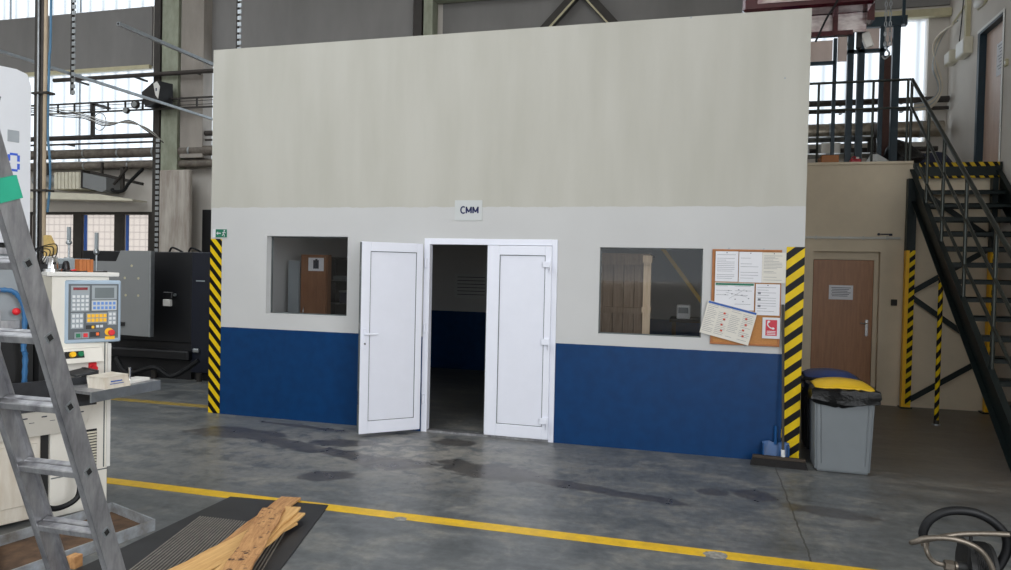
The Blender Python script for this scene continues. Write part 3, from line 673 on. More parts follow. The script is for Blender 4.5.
# inside the cabin
o = thing('cupboard', 'brown wooden cupboard seen through the left cabin window', 'cupboard', (-5.03, 8.25, 0))
B().box(0, .38, .02, .12, .05, 1.88).build('body', 'cabinet_wood', o)
d = B().box(.01, .37, 0, .02, .08, 1.86).build('door', 'cabinet_wood', o)
b = B(); b.tube([(.07, -.002, 1.02), (.07, -.03, 1.05), (.07, -.03, 1.17), (.07, -.002, 1.2)], .006, n=8, smooth=3); b.build('handle', 'chrome', d)
B().box(0, .38, .03, .12, 0, .05).build('plinth', 'dark_interior', o)
o = thing('notice_sheet', 'white notice with a grey picture on the cupboard door', 'paper', (-4.91, 8.245, 1.84))
B().box(0, .22, -.002, 0, -.17, 0).build('sheet', 'paper', o); b = B(); b.box(.07, .15, -.003, -.002, -.14, -.03); b.box(.10, .13, -.0035, -.002, -.05, -.015); b.build('picture', 'ink_dark', o)
o = thing('shelf_unit', 'black open shelf unit right of the cupboard inside the cabin', 'shelf unit', (-4.98, 8.7, 0))
for x in (0, .78): B().box(x, x+.03, 0, .35, 0, 1.86).build('side_panel', 'black_plastic', o)
for z in (.1, .7, 1.22, 1.52, 1.84): B().box(.03, .78, 0, .35, z, z+.02).build('shelf', 'black_plastic', o)
B().box(0.0, .81, .33, .35, 0, 1.86).build('back_panel', 'dark_interior', o)
o = thing('instrument', 'low grey meter on a shelf of the black shelf unit', 'instrument', (-4.84, 8.75, 1.54)); B().box(0, .28, 0, .2, 0, .07, bev=.01).build('housing', 'panel_face', o); B().box(.03, .14, -.004, 0, .02, .055).build('display', 'lcd', o)
o = thing('storage_box', 'grey storage box lower on the black shelf unit', 'box', (-4.72, 8.72, 1.24)); B().box(0, .4, 0, .25, 0, .15, bev=.01).build('body', 'navy_cloth', o); B().box(-.005, .405, -.005, .255, .15, .17).build('lid', 'panel_face', o)
o = thing('locker', 'tall pale grey locker at the left inside the cabin', 'locker', (-5.25, 8.32, 0))
B().box(0, .17, .0, .30, 0, 1.80).build('body', 'guard_clear', o); B().box(.01, .16, -.015, 0, .05, 1.77).build('door', 'key_block', o); B().cyl((.14, -.03, .98), (.14, -.03, 1.1), .006).build('handle', 'chrome', o)
o = thing('wooden_crate', 'large wooden shipping crate behind the right cabin window', 'crate', (-1.25, 8.05, 0))
b = B()
for k in range(8): b.box(-.30+k*.117, -.30+k*.117+.11, .03, .05, .05, 1.88)
b.box(-.3, .60, .05, .8, .05, 1.88); b.build('plank_wall', 'crate_wood', o)
b = B(); b.box(-.31, .66, 0, .03, 1.82, 1.92); b.box(-.31, .62, 0, .03, 1.28, 1.35); b.box(-.31, .66, 0, .03, .1, .2); b.build('batten', 'crate_wood', o)
b = B(); b.box(.615, .695, -.01, .07, .0, 1.92); b.box(.605, .705, -.02, .08, 1.30, 1.36); b.box(.605, .705, -.02, .08, 1.85, 1.93); b.build('corner_post', 'crate_pale', o)
B().box(-.32, .68, .0, .85, 1.92, 1.95).build('lid', 'crate_wood', o)
B().box(-.3, .66, .02, .8, 0, .05).build('skid', 'crate_wood', o)
o = thing('work_table', 'narrow dark table with metal legs inside the cabin', 'table', (-.38, 8.9, 0))
B().box(0, .85, 0, .6, 1.15, 1.19).build('tabletop', 'dark_interior', o)
for x in (.03, .80):
    for y in (.03, .55): B().box(x, x+.03, y, y+.03, 0, 1.15).build('leg', 'dark_steel', o)
o = thing('instrument', 'small white instrument box on the table in the cabin', 'instrument', (-.30, 8.95, 1.19))
B().box(0, .16, 0, .2, 0, .17, bev=.01).build('housing', 'key_white', o); B().box(.02, .14, -.004, 0, .07, .14).build('display', 'lcd', o)
o = B().bar((-.55, 9.8, 2.1), (.05, 9.8, 1.3), .05, .09, (0, 1, 0)).build('crane_jib', 'yellow_steel'); tag(o, 'yellow slanting steel bar inside the cabin', 'bar')
# put it on something: the bar is braced against the cabin wall
o = B().box(.05, .11, 9.76, 9.86, 0, 2.3).build('steel_post', 'dark_steel'); tag(o, 'dark steel post standing inside the cabin by the slanting bar', 'post')
o = thing('notice_sheet', 'large dim notice on the inside back wall of the cabin', 'paper', (-4.16, 11.79, 1.66))
B().box(0, .6, -.003, 0, -.42, 0).build('sheet', 'sign_grey', o); b = B()
for k in range(6): b.box(.05, .55, -.004, -.003, -.06-.06*k, -.05-.06*k)
b.build('print', 'ink_dark', o)

for k, (lx_, e_) in enumerate(((-.55, 5), (-4.5, 1.8))):  # lamps added to brighten the things behind the windows, none seen
    o = thing('fill_lamp', ('added fill lamp above the wooden crate inside the cabin', 'added fill lamp above the cupboard inside the cabin')[k], 'lamp', (lx_, 7.75, 2.93))
    B().box(-.6, .6, -.07, .07, 0, .07, bev=.01).build('fill_housing', 'lamp_white', o)
    l = bpy.data.lights.new('cabin_fill', 'AREA'); l.shape = 'RECTANGLE'; l.size = 1.1; l.size_y = .1; l.energy = e_; l.color = (1, .95, .88)
    q = bpy.data.objects.new('cabin_fill', l); C.objects.link(q); q.parent = o; q.location = (0, 0, -.01)
# ================================================================== OFFICE, MEZZANINE
OY = 10.84; OT = 3.30
b = B(); xs = sorted([RX, 1.485, 1.50, 2.275, 2.335, RW]); zs = [0, 2.10, OT]
panel_grid(b, xs, zs, [(1.485, 2.335, 0, 2.10)], OY, OY+.16); struct(b, 'wall_office_front', 'office_wall', 'beige wall of the office under the mezzanine', 'wall')
struct(B().box(1.50-.02, 2.34, OY+.09, OY+.14, 1.99, 2.10), 'trim_20', 'office_wall', 'wall recess above the brown door', 'trim')
struct(B().box(2.28, 2.34, OY+.09, OY+.14, 0, 1.99), 'trim_21', 'office_wall', 'wall recess beside the brown door', 'trim')
d = setting('door_3', 'brown wooden office door with a white notice', 'door')
B().box(1.50, 2.275, OY+.085, OY+.125, .01, 1.985, bev=.003).build('door_leaf', 'wood_door', d)
h = B().box(2.185, 2.225, OY+.078, OY+.085, .93, 1.16, bev=.004).build('handle_plate', 'chrome', d)
B().tube([(2.205, OY+.08, 1.11), (2.205, OY+.035, 1.11), (2.17, OY+.03, 1.11), (2.11, OY+.03, 1.115)], .009, n=8, smooth=3).build('lever', 'chrome', h, True)
o = thing('notice_sheet', 'white printed notice on the brown office door', 'paper', (1.71, OY+.083, 1.63))
B().box(0, .31, -.002, 0, -.20, 0).build('sheet', 'paper', o); b = B()
for k in range(6): b.box(.03+.01*(k % 2), .28-.02*(k % 3), -.003, -.002, -.04-.023*k, -.03-.023*k)
b.build('print', 'ink', o)
o = thing('conduit', 'thin horizontal wall conduit with a key hung above the office door', 'conduit', (0, OY, 0))
B().box(1.36, 2.57, -.028, -.001, 2.275, 2.305).build('rail', 'conduit', o); b = B()
for k in range(4): b.box(1.5+.3*k, 1.52+.3*k, -.032, -.001, 2.265, 2.315)
b.build('clip', 'conduit', o)
o = thing('door_key', 'small key lying on the conduit above the office door', 'key', (2.27, OY-.02, 2.325))
b = B(); b.cyl((.03, -.004, .016), (.03, .004, .016), .018, n=12); b.box(.04, .20, -.003, .003, .010, .024); b.box(.16, .2, -.003, .003, -.004, .01); b.build('key_body', 'ink_dark', o)
o = thing('wall_switch', 'small dark grey switch on the wall beside the office door', 'switch', (2.48, OY, 1.37))
B().box(0, .075, -.03, -.001, 0, .085, bev=.006).build('housing', 'dark_steel', o); B().box(.015, .06, -.036, -.03, .02, .065, bev=.003).build('rocker', 'black_plastic', o)
# mezzanine deck
struct(B().box(RX, RW, OY+.16, FW-.05, OT-.16, OT), 'floor_mezzanine', 'office_wall', 'concrete deck of the mezzanine', 'floor')
struct(B().box(RX, 2.70, OY-.02, OY+.18, OT, OT+.035), 'trim_22', 'office_wall', 'coping on the office wall', 'trim')

# posts under the landing
def post(x, lab, ztape, w=.055):
    o = thing('steel_post', lab, 'post', (x, 10.72, 0))
    B().box(-w, w, -.045, .055, ztape, 3.08).build('shaft', 'stair_steel', o)
    t = B().box(-w, w, -.045, .055, .02, ztape).build('taped_shaft', 'key_yellow', o)
    B().box(-w*.22, w+.0015, -.0475, -.045, .05, ztape).build('hazard_tape', 'tape_post', t)
    B().box(-.07, .07, -.07, .08, 0, .02).build('base_plate', 'stair_steel', o)
post(2.665, 'dark steel landing post with hazard tape left of the stairs', 2.12)
post(3.63, 'dark steel landing post with hazard tape seen through the stair treads', 2.12, .032)
o = thing('brace_frame', 'dark crossed bracing rods between the two landing posts', 'brace')
for k, (a, c) in enumerate((((2.71, 10.75, .10), (3.58, 10.75, .70)), ((2.71, 10.77, 1.50), (3.58, 10.77, .86)), ((2.71, 10.75, 1.56), (3.58, 10.75, 2.14)), ((2.72, 10.77, 2.97), (3.58, 10.77, 2.33)))):
    B().bar(a, c, .012, .07, (0, 1, 0) if False else (0, 0, 1)).build('brace_rod', 'stair_steel', o)
# thin striped pole under the stringer
o = thing('striped_pole', 'thin yellow and black striped pole propping the stair stringer', 'pole', (2.735, 9.62, 0))
B().cyl((0, 0, .06), (0, 0, 2.02), .027, n=12).build('shaft', 'tape_pole', o, True); B().cyl((0, 0, .0), (0, 0, .06), .03, n=12).build('foot', 'dark_steel', o); B().cyl((0, 0, 0), (0, 0, .012), .05, n=12).build('base_plate', 'galv', o)

# staircase
ST = thing('staircase', 'dark steel open tread staircase up to the mezzanine', 'staircase')
SL = .787
def zl(y): return .10+(y-7.30)*SL      # lower edge of stringer
TH = .36
def stringer(x):
    b = B(); y0, y1 = 6.96, 10.80
    pts = [(x, y0, 0.0), (x, y0+.30, zl(y0+.30)+.0), (x, y1, zl(y1)), (x, y1, zl(y1)+TH), (x, y0, zl(y0)+TH)]
    pts[0] = (x, 7.17, 0); pts.insert(0, (x, y0, 0)); 
    b.prism([(x, 6.96, 0), (x, 7.175, 0), (x, y1, zl(y1)), (x, y1, zl(y1)+TH), (x, 6.96, zl(6.96)+TH)], (.012, 0, 0))
    b.bar((x-.022, 7.175, .012), (x-.022, y1, zl(y1)+.012), .055, .012, (0, 0, 1)); b.bar((x-.022, 6.96, zl(6.96)+TH), (x-.022, y1, zl(y1)+TH), .055, .012, (0, 0, 1))
    return b.build('stringer', 'stair_steel', ST)
stringer(2.70); stringer(3.715)
nt_ = 16; rise = 3.30/17
for k in range(nt_):
    z = rise*(k+1); y = 7.30+(z-.10-.20)/SL
    b = B(); b.box(2.713, 3.714, y-.02, y+.23, z-.012, z); b.box(2.713, 3.714, y-.02, y-.012, z-.055, z); b.box(2.713, 3.714, y+.222, y+.23, z-.055, z)
    b.build('tread', 'stair_steel', ST)
ld = B().box(2.70, 3.74, 10.80, 11.0, 3.24, 3.30).build('landing', 'stair_steel', ST)
B().box(2.70, 3.735, 10.78, 10.80, 3.09, 3.30).build('landing_fascia', 'stair_steel', ST)
b = B(); b.box(2.76, 3.70, 10.775, 10.78, 3.245, 3.30); b.box(2.76, 3.70, 10.775, 10.78, 3.09, 3.12); b.build('hazard_tape', 'tape_landing', ST, label='yellow and black tape along the landing edge')
# handrail of the stairs
rx = 2.69
def rail(a, c, r): B().cyl((rx, a[0], a[1]), (rx, c[0], c[1]), r, n=12).build('handrail', 'rail_steel', ST, True)
rail((10.98, 4.47), (7.05, 1.66), .023)
rail((10.98, 4.10), (7.05, 1.15), .017)
rail((10.55, 3.20+.02), (7.05, .72), .017)
for (y, zt) in ((10.98, 4.47), (10.15, 3.86), (9.50, 3.40), (8.70, 2.83), (7.85, 2.22), (7.1, 1.70)):
    z0 = max(zl(y)+TH-.06, 0) if y < 10.8 else 3.3
    B().cyl((rx, y, z0), (rx, y, zt), .019, n=10).build('baluster', 'rail_steel', ST, True)

# mezzanine guard rail
o = thing('guard_rail', 'dark tubular guard rail along the mezzanine edge', 'railing')
yy = 10.93
for z, r in ((4.46, .018), (4.08, .016)): B().cyl((RX+.03, yy, z), (2.66, yy, z), r, n=10).build('rail', 'rail_steel', o, True)
for x in (.95, 1.50, 2.20, 2.63): B().cyl((x, yy, OT+.035), (x, yy, 4.46), .017, n=10).build('rail_post', 'rail_steel', o, True)
# lift frame in teal steel
o = thing('lift_frame', 'dark teal steel goods lift frame standing on the mezzanine', 'lift frame')
def tp(x0, x1, y, z0, z1, d=.08): B().box(x0, x1, y, y+d, z0, z1).build('upright', 'teal_steel', o)
tp(1.81, 1.86, 11.8, OT, 5.35, .05); tp(2.01, 2.095, 11.8, OT, 5.45); tp(2.15, 2.245, 11.8, OT, 5.45); tp(2.62, 2.72, 11.8, OT, 5.62); tp(2.45, 2.51, 11.8, OT, 5.5, .05); tp(1.15, 1.21, 11.8, OT, 5.35, .05)
b = B(); b.box(2.10, 2.80, 11.78, 11.88, 5.48, 5.62); b.box(2.72, 2.76, 11.74, 11.78, 5.48, 6.3); b.build('top_beam', 'teal_steel', o)
b = B(); b.box(1.15, 1.83, 11.8, 11.85, 4.96, 5.01); b.box(2.0, 2.5, 11.8, 11.86, 5.11, 5.16); b.build('cross_beam', 'teal_steel', o)
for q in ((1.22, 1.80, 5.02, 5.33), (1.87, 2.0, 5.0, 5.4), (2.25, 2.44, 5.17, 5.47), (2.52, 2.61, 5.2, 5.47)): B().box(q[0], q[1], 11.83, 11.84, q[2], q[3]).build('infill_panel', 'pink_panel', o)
b = B(); b.bar((1.88, 11.87, 5.02), (2.02, 11.87, 5.30), .02, .02, (0, 1, 0)); b.bar((2.5, 11.87, 5.10), (2.68, 11.87, 5.38), .03, .03, (0, 1, 0)); b.build('gusset_bar', 'teal_steel', o)
o = B().box(2.62, 2.82, 12.55, 12.65, OT, 5.26, bev=.005).build('board', 'brown_panel'); tag(o, 'tall narrow brown board standing behind the teal lift frame', 'board')
# crane girder in maroon
o = thing('crane_girder', 'glossy maroon crane girder high beside the cabin', 'crane')
b = B(); b.box(.38, 1.86, 9.25, 9.75, 4.95, 5.55, bev=.03); b.build('girder_box', 'maroon', o)
for q in ((.55, 1.18, 5.03, 5.5), (1.25, 1.76, 5.04, 5.5)): B().box(q[0], q[1], 9.238, 9.25, q[2], q[3], bev=.004).build('reflection_plate', 'pale_reflection', o)  # pale plates stand in for bright reflections on the glossy girder
b = B(); b.box(.93, 1.66, 9.45, 9.53, 4.66, 4.715); b.build('lower_chord', 'maroon', o)
b = B(); b.box(1.43, 1.49, 9.46, 9.52, 4.71, 5.05); b.box(1.80, 1.88, 9.4, 9.6, 4.80, 5.06); b.build('hanger', 'maroon', o)
b = B(); b.box(.94, 1.80, 9.55, 9.60, 4.88, 5.03); b.build('end_plate', 'maroon', o)
b = B(); b.box(.93, 1.82, 9.54, 9.56, 4.715, 4.94); b.build('reflection_sheet', 'pale_reflection', o)  # pale sheet paints the bright reflective zone below the girder
for x in (.5, 1.6): B().box(x, x+.1, 9.45, 9.55, 5.55, 9.6).build('suspension_rod', 'dark_steel', o)
o = B().tube([(1.50, 9.2, 5.35), (1.44, 9.2, 5.0), (1.33, 9.2, 4.8), (1.21, 9.2, 4.52)], .012, n=8).build('black_cable', 'hose_black'); tag(o, 'slanting black cable hanging below the maroon girder', 'cable')
o = thing('crane_pendant', 'tilted white control pendant hanging by the lift frame', 'pendant')
M = Matrix.Translation((1.86, 9.7, 4.66)) @ Matrix.Rotation(-.35, 4, 'Y')
B().box(-.05, .05, -.03, .03, -.10, .09, M, bev=.01).build('housing', 'lamp_white', o); B().tube([(1.83, 9.7, 4.75), (1.80, 9.7, 4.95), (1.84, 9.65, 5.2)], .007, n=6).build('pendant_cable', 'rubber_black', o)
B().box(1.74, 1.80, 9.66, 9.72, 4.55, 4.80, bev=.01).build('button_box', 'black_plastic', o)
# chain
o = thing('hoist_chain', 'steel hoist chain hanging with a hook before the lift frame', 'chain')
b = B()
for k in range(22):
    z = 6.2-.065*k
    for dx in (0, .055):
        a = [(2.235+dx+(.014*math.cos(t*PI/4) if k % 2 else 0), 10.5+(0 if k % 2 else .014*math.cos(t*PI/4)), z+.038*math.sin(t*PI/4)) for t in range(9)]
        b.tube(a, .006, n=5, smooth=0)
b.build('chain_links', 'galv', o)
B().tube([(2.25, 10.5, 4.86), (2.25, 10.5, 4.78), (2.29, 10.5, 4.70), (2.24, 10.5, 4.64), (2.20, 10.5, 4.68)], .012, n=8).build('hook', 'galv', o, True)
# pipes along the back wall
def pipe(x0, x1, z, y, r, m, lab, name='pipe', bands=0, cat='pipe'):
    o = thing(name, lab, cat, (0, y, z), 0, 'pipes along the far wall')
    B().cyl((x0, 0, 0), (x1, 0, 0), r, n=18).build('tube', m, o, True)
    if bands:
        for k in range(bands): X = x0+(x1-x0)*(k+.5)/bands; B().cyl((X-.02, 0, 0), (X+.02, 0, 0), r+.008, n=18).build('band', 'galv', o, True)
    for k in range(3): X = x0+(x1-x0)*(k+.3)/3; B().box(X-.02, X+.02, 0, FW-y-.002, -.02, .02).build('bracket', 'dark_steel', o)
pipe(-17.5, -9.2, 4.13, FW-.22, .105, 'pipe_insul', 'upper thick insulated pipe crossing the far left wall', bands=9)
pipe(-17.5, -9.2, 3.86, FW-.22, .085, 'pipe_insul', 'lower thick pipe crossing the far left wall', bands=7)
pipe(-17.5, -9.2, 4.50, FW-.2, .055, 'pipe_dark', 'dark square section run above the thick pipes at the left')
pipe(-17.5, -9.2, 4.36, FW-.2, .022, 'pipe_dark', 'thin dark pipe just above the thick insulated pipes')
pipe(-14.0, -9.2, 5.73, FW-.46, .045, 'pipe_dark', 'dark rail across the glazing at the upper left')
pipe(.95, 3.72, 4.64, FW-.2, .05, 'pipe_dark', 'dark pipe on the wall behind the mezzanine, topmost one')
pipe(.95, 3.72, 4.50, FW-.2, .03, 'pipe_dark', 'thin dark pipe on the wall behind the mezzanine')
pipe(.95, 3.62, 4.15, FW-.3, .13, 'foil', 'fat foil wrapped duct behind the mezzanine railing', name='foil_duct', bands=4, cat='duct')
pipe(.95, 3.50, 3.80, FW-.5, .04, 'pipe_dark', 'low dark pipe behind the clutter on the mezzanine')
# cable tray at the left
o = thing('cable_tray', 'long wire cable tray crossing the bright glazing', 'cable tray', (0, FW-.55, -.06))
b = B()
for z in (5.23, 5.03): b.box(-17.5, -9.2, -.02, .02, z-.016, z+.016)
for z in (5.17, 5.09): b.box(-17.5, -9.2, .0, .01, z-.006, z+.006)
b.build('side_rail', 'dark_steel', o)
x = -17.4
while x < -9.3: B().box(x, x+.03, -.015, .015, 5.03, 5.23).build('rung', 'dark_steel', o); x += .45
b = B(); b.box(-12.95, -12.87, .05, .1, 4.5, 5.25); b.box(-12.95, -12.87, .05, .52, 5.2, 5.25); b.box(-16.5, -16.42, .02, .52, 5.1, 5.15); b.build('hanger', 'dark_steel', o)
o = thing('cable_bundle', 'sagging loose cables hanging across the left glazing', 'cables')
for k in range(4):
    B().tube([(-14.6, 12.25, 5.10-.02*k), (-13.5, 12.25, 4.98-.05*k), (-12.7, 12.25, 4.84-.03*k), (-12.1, 12.25, 4.66-.03*k), (-11.5, 12.25, 4.60+.02*k), (-11.1, 12.3, 4.5-.02*k), (-10.95, 12.6, 4.25)], .012, n=6).build('cable', 'pipe_dark' if k % 2 else 'conduit', o, True)
o = B().tube([(-12.25+.16*math.cos(t), 12.25, 4.66+.18*math.sin(t)) for t in [i*PI/6 for i in range(13)]], .007, n=6, smooth=2).build('cable_loop', 'pipe_dark'); tag(o, 'thin round loop of cable hanging on the cable tray', 'cable')
for k, (x, z) in enumerate(((-11.62, 5.06), (-11.85, 4.94))):
    o = thing('junction_box', ('round grey junction box on the cable tray by the loudspeaker', 'small box with wires left of the round junction box')[k], 'junction box', (x, FW-.63, z), 0, 'round boxes on the cable tray')
    B().cyl((0, 0, 0), (0, -.06, 0), .09-.025*k, n=14).build('housing', 'dark_steel', o); B().cyl((0, -.06, 0), (0, -.07, 0), .06, n=14).build('lid', 'galv', o)
# loudspeaker
o = thing('loudspeaker', 'black loudspeaker box with white front on the steel column', 'loudspeaker', (-11.10, FW-.75, 5.22), -.3)
b = B(); b.prism([(-.42, 0, .10), (.0, 0, .26), (.22, 0, .26), (.22, 0, -.16), (-.28, 0, -.22), (-.36, 0, -.10)], (0, .3, 0)); b.build('cabinet', 'black_plastic', o)
B().prism([(.02, -.01, .22), (.14, -.01, .26), (.25, -.01, .14), (.19, -.01, -.10), (.10, -.01, -.02)], (0, .01, 0)).build('front_plate', 'lamp_white', o); B().box(.11, .15, -.014, -.01, .06, .12).build('mark', 'ink_navy', o)
B().box(.0, .05, .3, .42, -.05, .05).build('bracket', 'dark_steel', o)
# grey heater unit under the pipes
o = thing('air_unit', 'grey ventilation unit with fluted duct below the pipes', 'ventilation unit', (.28, FW-.32, -.03))
B().cyl((-14.9, 0, 3.57), (-14.2, 0, 3.55), .13, n=18).build('round_duct', 'galv', o, True)
b = B()
for k in range(8): b.box(-14.2+.1*k, -14.12+.1*k, -.2, .2, 3.34, 3.72, bev=.015)
b.build('fluted_section', 'cream_sheet', o)
B().prism([(-13.38, -.22, 3.70), (-12.75, -.22, 3.58), (-12.75, -.22, 3.32), (-12.85, -.22, 3.27), (-13.38, -.22, 3.38)], (0, .44, 0)).build('housing', 'grey_cab', o)
B().box(-13.42, -13.38, -.24, .24, 3.36, 3.76).build('flange', 'dark_steel', o)
B().bar((-13.38, 0, 3.74), (-12.0, 0, 3.46), .06, .06).build('strut', 'dark_steel', o)
for x in (-14.6, -13.1): B().box(x, x+.04, -.02, .02, 3.68, 3.95).build('hanger', 'dark_steel', o)
B().prism([(-15.08, -.2, 3.29), (-14.28, -.2, 3.28), (-12.98, -.2, 3.23), (-12.08, -.2, 3.11), (-12.08, -.2, 3.08), (-15.08, -.2, 3.15)], (0, .42, 0)).build('deflector_sheet', 'cream_sheet', o)
o = thing('pipe_elbow', 'dark bent pipe hanging at the right of the ventilation unit', 'pipe')
B().tube([(-11.6, 12.75, 3.74), (-11.95, 12.75, 3.45), (-12.1, 12.75, 3.28), (-12.35, 12.75, 3.26), (-12.40, 12.75, 3.32)], .035, n=8).build('bend', 'hose_black', o, True)
B().tube([(-12.05, 12.8, 3.78), (-12.40, 12.8, 3.42)], .03, n=8, smooth=0).build('strut', 'dark_steel', o); B().box(-12.26, -12.18, 12.82, 12.87, 3.3, 3.8).build('hanger', 'dark_steel', o)
# vertical perforated channels and rods (steel supports overhead)
def strut(x, y, z0, z1, lab, w=.045):
    o = thing('perforated_channel', lab, 'channel', (x, y, 0))
    B().box(-w/2, -w/2+.02, -.02, .02, z0, z1).build('channel_back', 'dark_steel', o)
    b = B(); z = z0
    while z < z1-.03: b.box(-w/2+.02, w/2, -.021, -.012, z, z+.05); z += .08
    b.build('slotted_face', 'galv', o)
    return o
strut(-8.06, 7.63, 3.92, 9.6, 'perforated hanger channel dropping from the roof at the upper left', .075)
strut(-5.85, 8.05, 4.24, 9.6, 'perforated hanger channel just left of the cabin top corner', .075)
strut(-8.1, 9.2, 1.9, 3.62, 'slotted channel standing on the dark machine beside the pier', .08)
for (x, y0, y1, z, lab) in ((-8.12, 5.2, 12.6, 4.2, 'long pale conduit tube running back overhead, lower of two'), (-5.92, 6.14, 12.6, 4.2, 'pale square tube running back overhead with open end, upper of two')):
    o = thing('overhead_tube', lab, 'tube', (x, 0, z))
    B().box(-.018, .018, y0, y1, -.018, .018).build('tube', 'galv', o); B().box(-.010, .010, y0-.003, y0, -.010, .010).build('open_end', 'rubber_black', o)
    B().box(-.03, .03, y1-.04, y1, -.03, .03).build('end_clamp', 'dark_steel', o)
# supply drop: bundle of pipes at the far left
o = thing('supply_drop', 'vertical bundle of dark and chrome service pipes at the left', 'pipes')
y = 5.6
B().cyl((-6.355, y, 1.2), (-6.355, y, 9.6), .030, n=12).build('dark_pipe', 'dark_steel', o, True)
B().cyl((-6.318, y-.03, 1.2), (-6.318, y-.03, 9.6), .010, n=12).build('chrome_pipe', 'galv', o, True)
B().cyl((-6.285, y, 1.2), (-6.285, y, 9.6), .024, n=12).build('grey_pipe', 'pipe_dark', o, True)
B().tube([(-6.238, y-.02, 9.0), (-6.238, y-.02, 4.3), (-6.242, y-.02, 3.0), (-6.238, y-.02, 1.85)], .017, n=8).build('tan_cable', 'tan_cable', o, True)
B().tube([(-6.20, y, 9.0), (-6.20, y, 4.3), (-6.215, y, 3.7), (-6.225, y, 3.0), (-6.20, y, 2.75), (-6.19, y, 2.5), (-6.22, y, 2.2)], .011, n=8).build('blue_cable', 'blue_cable', o, True)
b = B()
for z in (2.4, 3.35, 4.3): b.box(-6.38, -6.18, y-.05, y+.04, z, z+.02)
b.build('clamp', 'dark_steel', o)
# things on the right wall
D = setting('door_4', 'pale upper door with dark teal frame above the landing', 'door')
b = B(); b.box(RW-.012, RW+.12, 11.78, 11.86, OT, 5.32); b.box(RW-.012, RW+.12, 10.91, 10.95, OT, 5.32); b.box(RW-.012, RW+.12, 10.95, 11.78, 5.27, 5.32); b.build('door_frame', 'teal_steel', D)
B().box(RW+.08, RW+.12, 10.95, 11.78, OT+.01, 5.27).build('door_leaf', 'pale_door', D)
b = B(); b.box(RW-.02, RW-.012, 10.89, 10.925, OT, 5.34); b.box(RW-.02, RW-.012, 10.925, 11.86, 5.30, 5.335); b.build('trim_bead', 'lamp_white', D)
o = thing('notice_sheet', 'bluish notice sheet on the upper door', 'paper', (RW+.077, 11.02, 4.55)); B().box(-.002, 0, 0, .36, 0, .45).build('sheet', 'paper', o); b = B()
for k in range(8): b.box(-.003, -.002, .04, .32-.03*(k % 3), .40-.045*k, .41-.045*k)
b.build('print', 'ink', o)
o = thing('wall_switch', 'small cream switch on the wall right of the upper door', 'switch', (RW, 10.78, 4.58)); B().box(-.03, -.001, -.04, .04, -.04, .05, bev=.005).build('housing', 'cream_steel', o); B().box(-.036, -.03, -.02, .02, -.015, .025).build('rocker', 'lamp_white', o)
o = thing('bulkhead_lamp', 'oval white bulkhead lamp high above the upper door', 'lamp', (RW, 11.72, 5.72))
B().sph((-.05, 0, 0), .1, .6, 1.7, .75, 18).build('diffuser', 'lamp_white', o, True); B().box(-.03, -.001, -.17, .17, -.07, .07, bev=.01).build('base', 'cream_steel', o)
for k, (yy, zz, w, h) in enumerate(((12.25, 5.22, .36, .25), (12.85, 5.25, .26, .2))):
    o = thing('junction_box', ('larger cream junction box below the conduit drop', 'smaller cream junction box next to the cables')[k], 'junction box', (RW, yy, zz), 0, 'junction boxes on the right wall')
    B().box(-.12, -.001, -w/2, w/2, -h/2, h/2, bev=.01).build('housing', 'cream_sheet', o); B().box(-.13, -.12, -w/2+.02, w/2-.02, -h/2+.02, h/2-.02, bev=.004).build('lid', 'lamp_white', o)
o = thing('wall_conduit', 'cream vertical conduit above the junction boxes', 'conduit', (RW, 12.25, 0))
B().box(-.06, -.001, -.04, .04, 5.35, 5.95).build('trunking', 'cream_steel', o); B().bar((-.03, 0, 5.92), (-.03, .8, 5.80), .02, .02).build('branch', 'cream_steel', o)
o = thing('cable_bundle', 'thick bundle of white cables curving down the right corner', 'cables')
for k in range(6):
    j = .03*k; r = .014
    B().tube([(3.66-.01*k, 12.5, 5.72-j*.3), (3.60-.02*k, 12.85, 5.68-j*.4), (3.52-.012*k, 12.98, 5.45), (3.50+.015*k-.03, 12.98, 5.15), (3.58+.012*k-.03, 12.98, 4.9), (3.54+.01*k, 12.95, 4.72), (3.40+.01*k, 12.93, 4.60-.02*k), (3.2, 12.93, 4.56-.02*k)], r, n=6, smooth=5).build('cable', 'cable_white' if k % 3 else 'galv', o, True)
o = B().tube([(3.72, 12.4, 6.4), (3.70, 12.45, 5.7), (3.68, 12.5, 5.2)], .008, n=6).build('thin_cable', 'hose_black'); tag(o, 'thin dark cable dropping past the junction boxes', 'cable')
# clutter on the mezzanine
o = thing('metal_shelf', 'low metal shelf rack full of parts on the mezzanine', 'shelf rack', (1.15, 12.05, OT))
for x in (0, 1.3):
    for yq in (0, .4): B().box(x, x+.04, yq, yq+.04, 0, .62).build('upright', 'dark_steel', o)
for z in (.08, .34, .60): B().box(0, 1.34, 0, .44, z, z+.02).build('shelf', 'galv' if z > .3 else 'cream_sheet', o)
o = B().box(1.25, 1.55, 12.1, 12.44, OT+.361, OT+.50, bev=.01).build('carton', 'sign_grey'); tag(o, 'grey flat carton on the left of the shelf rack', 'box')
o = B().box(1.72, 2.0, 12.1, 12.44, OT+.361, OT+.53, bev=.01).build('carton', 'paper_warm'); tag(o, 'off white flat carton on the middle of the shelf rack', 'box')
o = thing('red_canister', 'red plastic canister standing behind the mezzanine railing', 'canister', (2.12, 11.6, OT)); b = B(); b.box(-.075, .075, -.06, .06, 0, .19, bev=.02, seg=2); b.build('body', 'red_plastic', o); B().cyl((.03, 0, .19), (.03, 0, .22), .022, n=10).build('cap', 'lamp_white', o); B().tube([(-.05, 0, .185), (-.04, 0, .22), (0, 0, .22), (.0, 0, .185)], .008, n=6).build('handle', 'red_plastic', o)
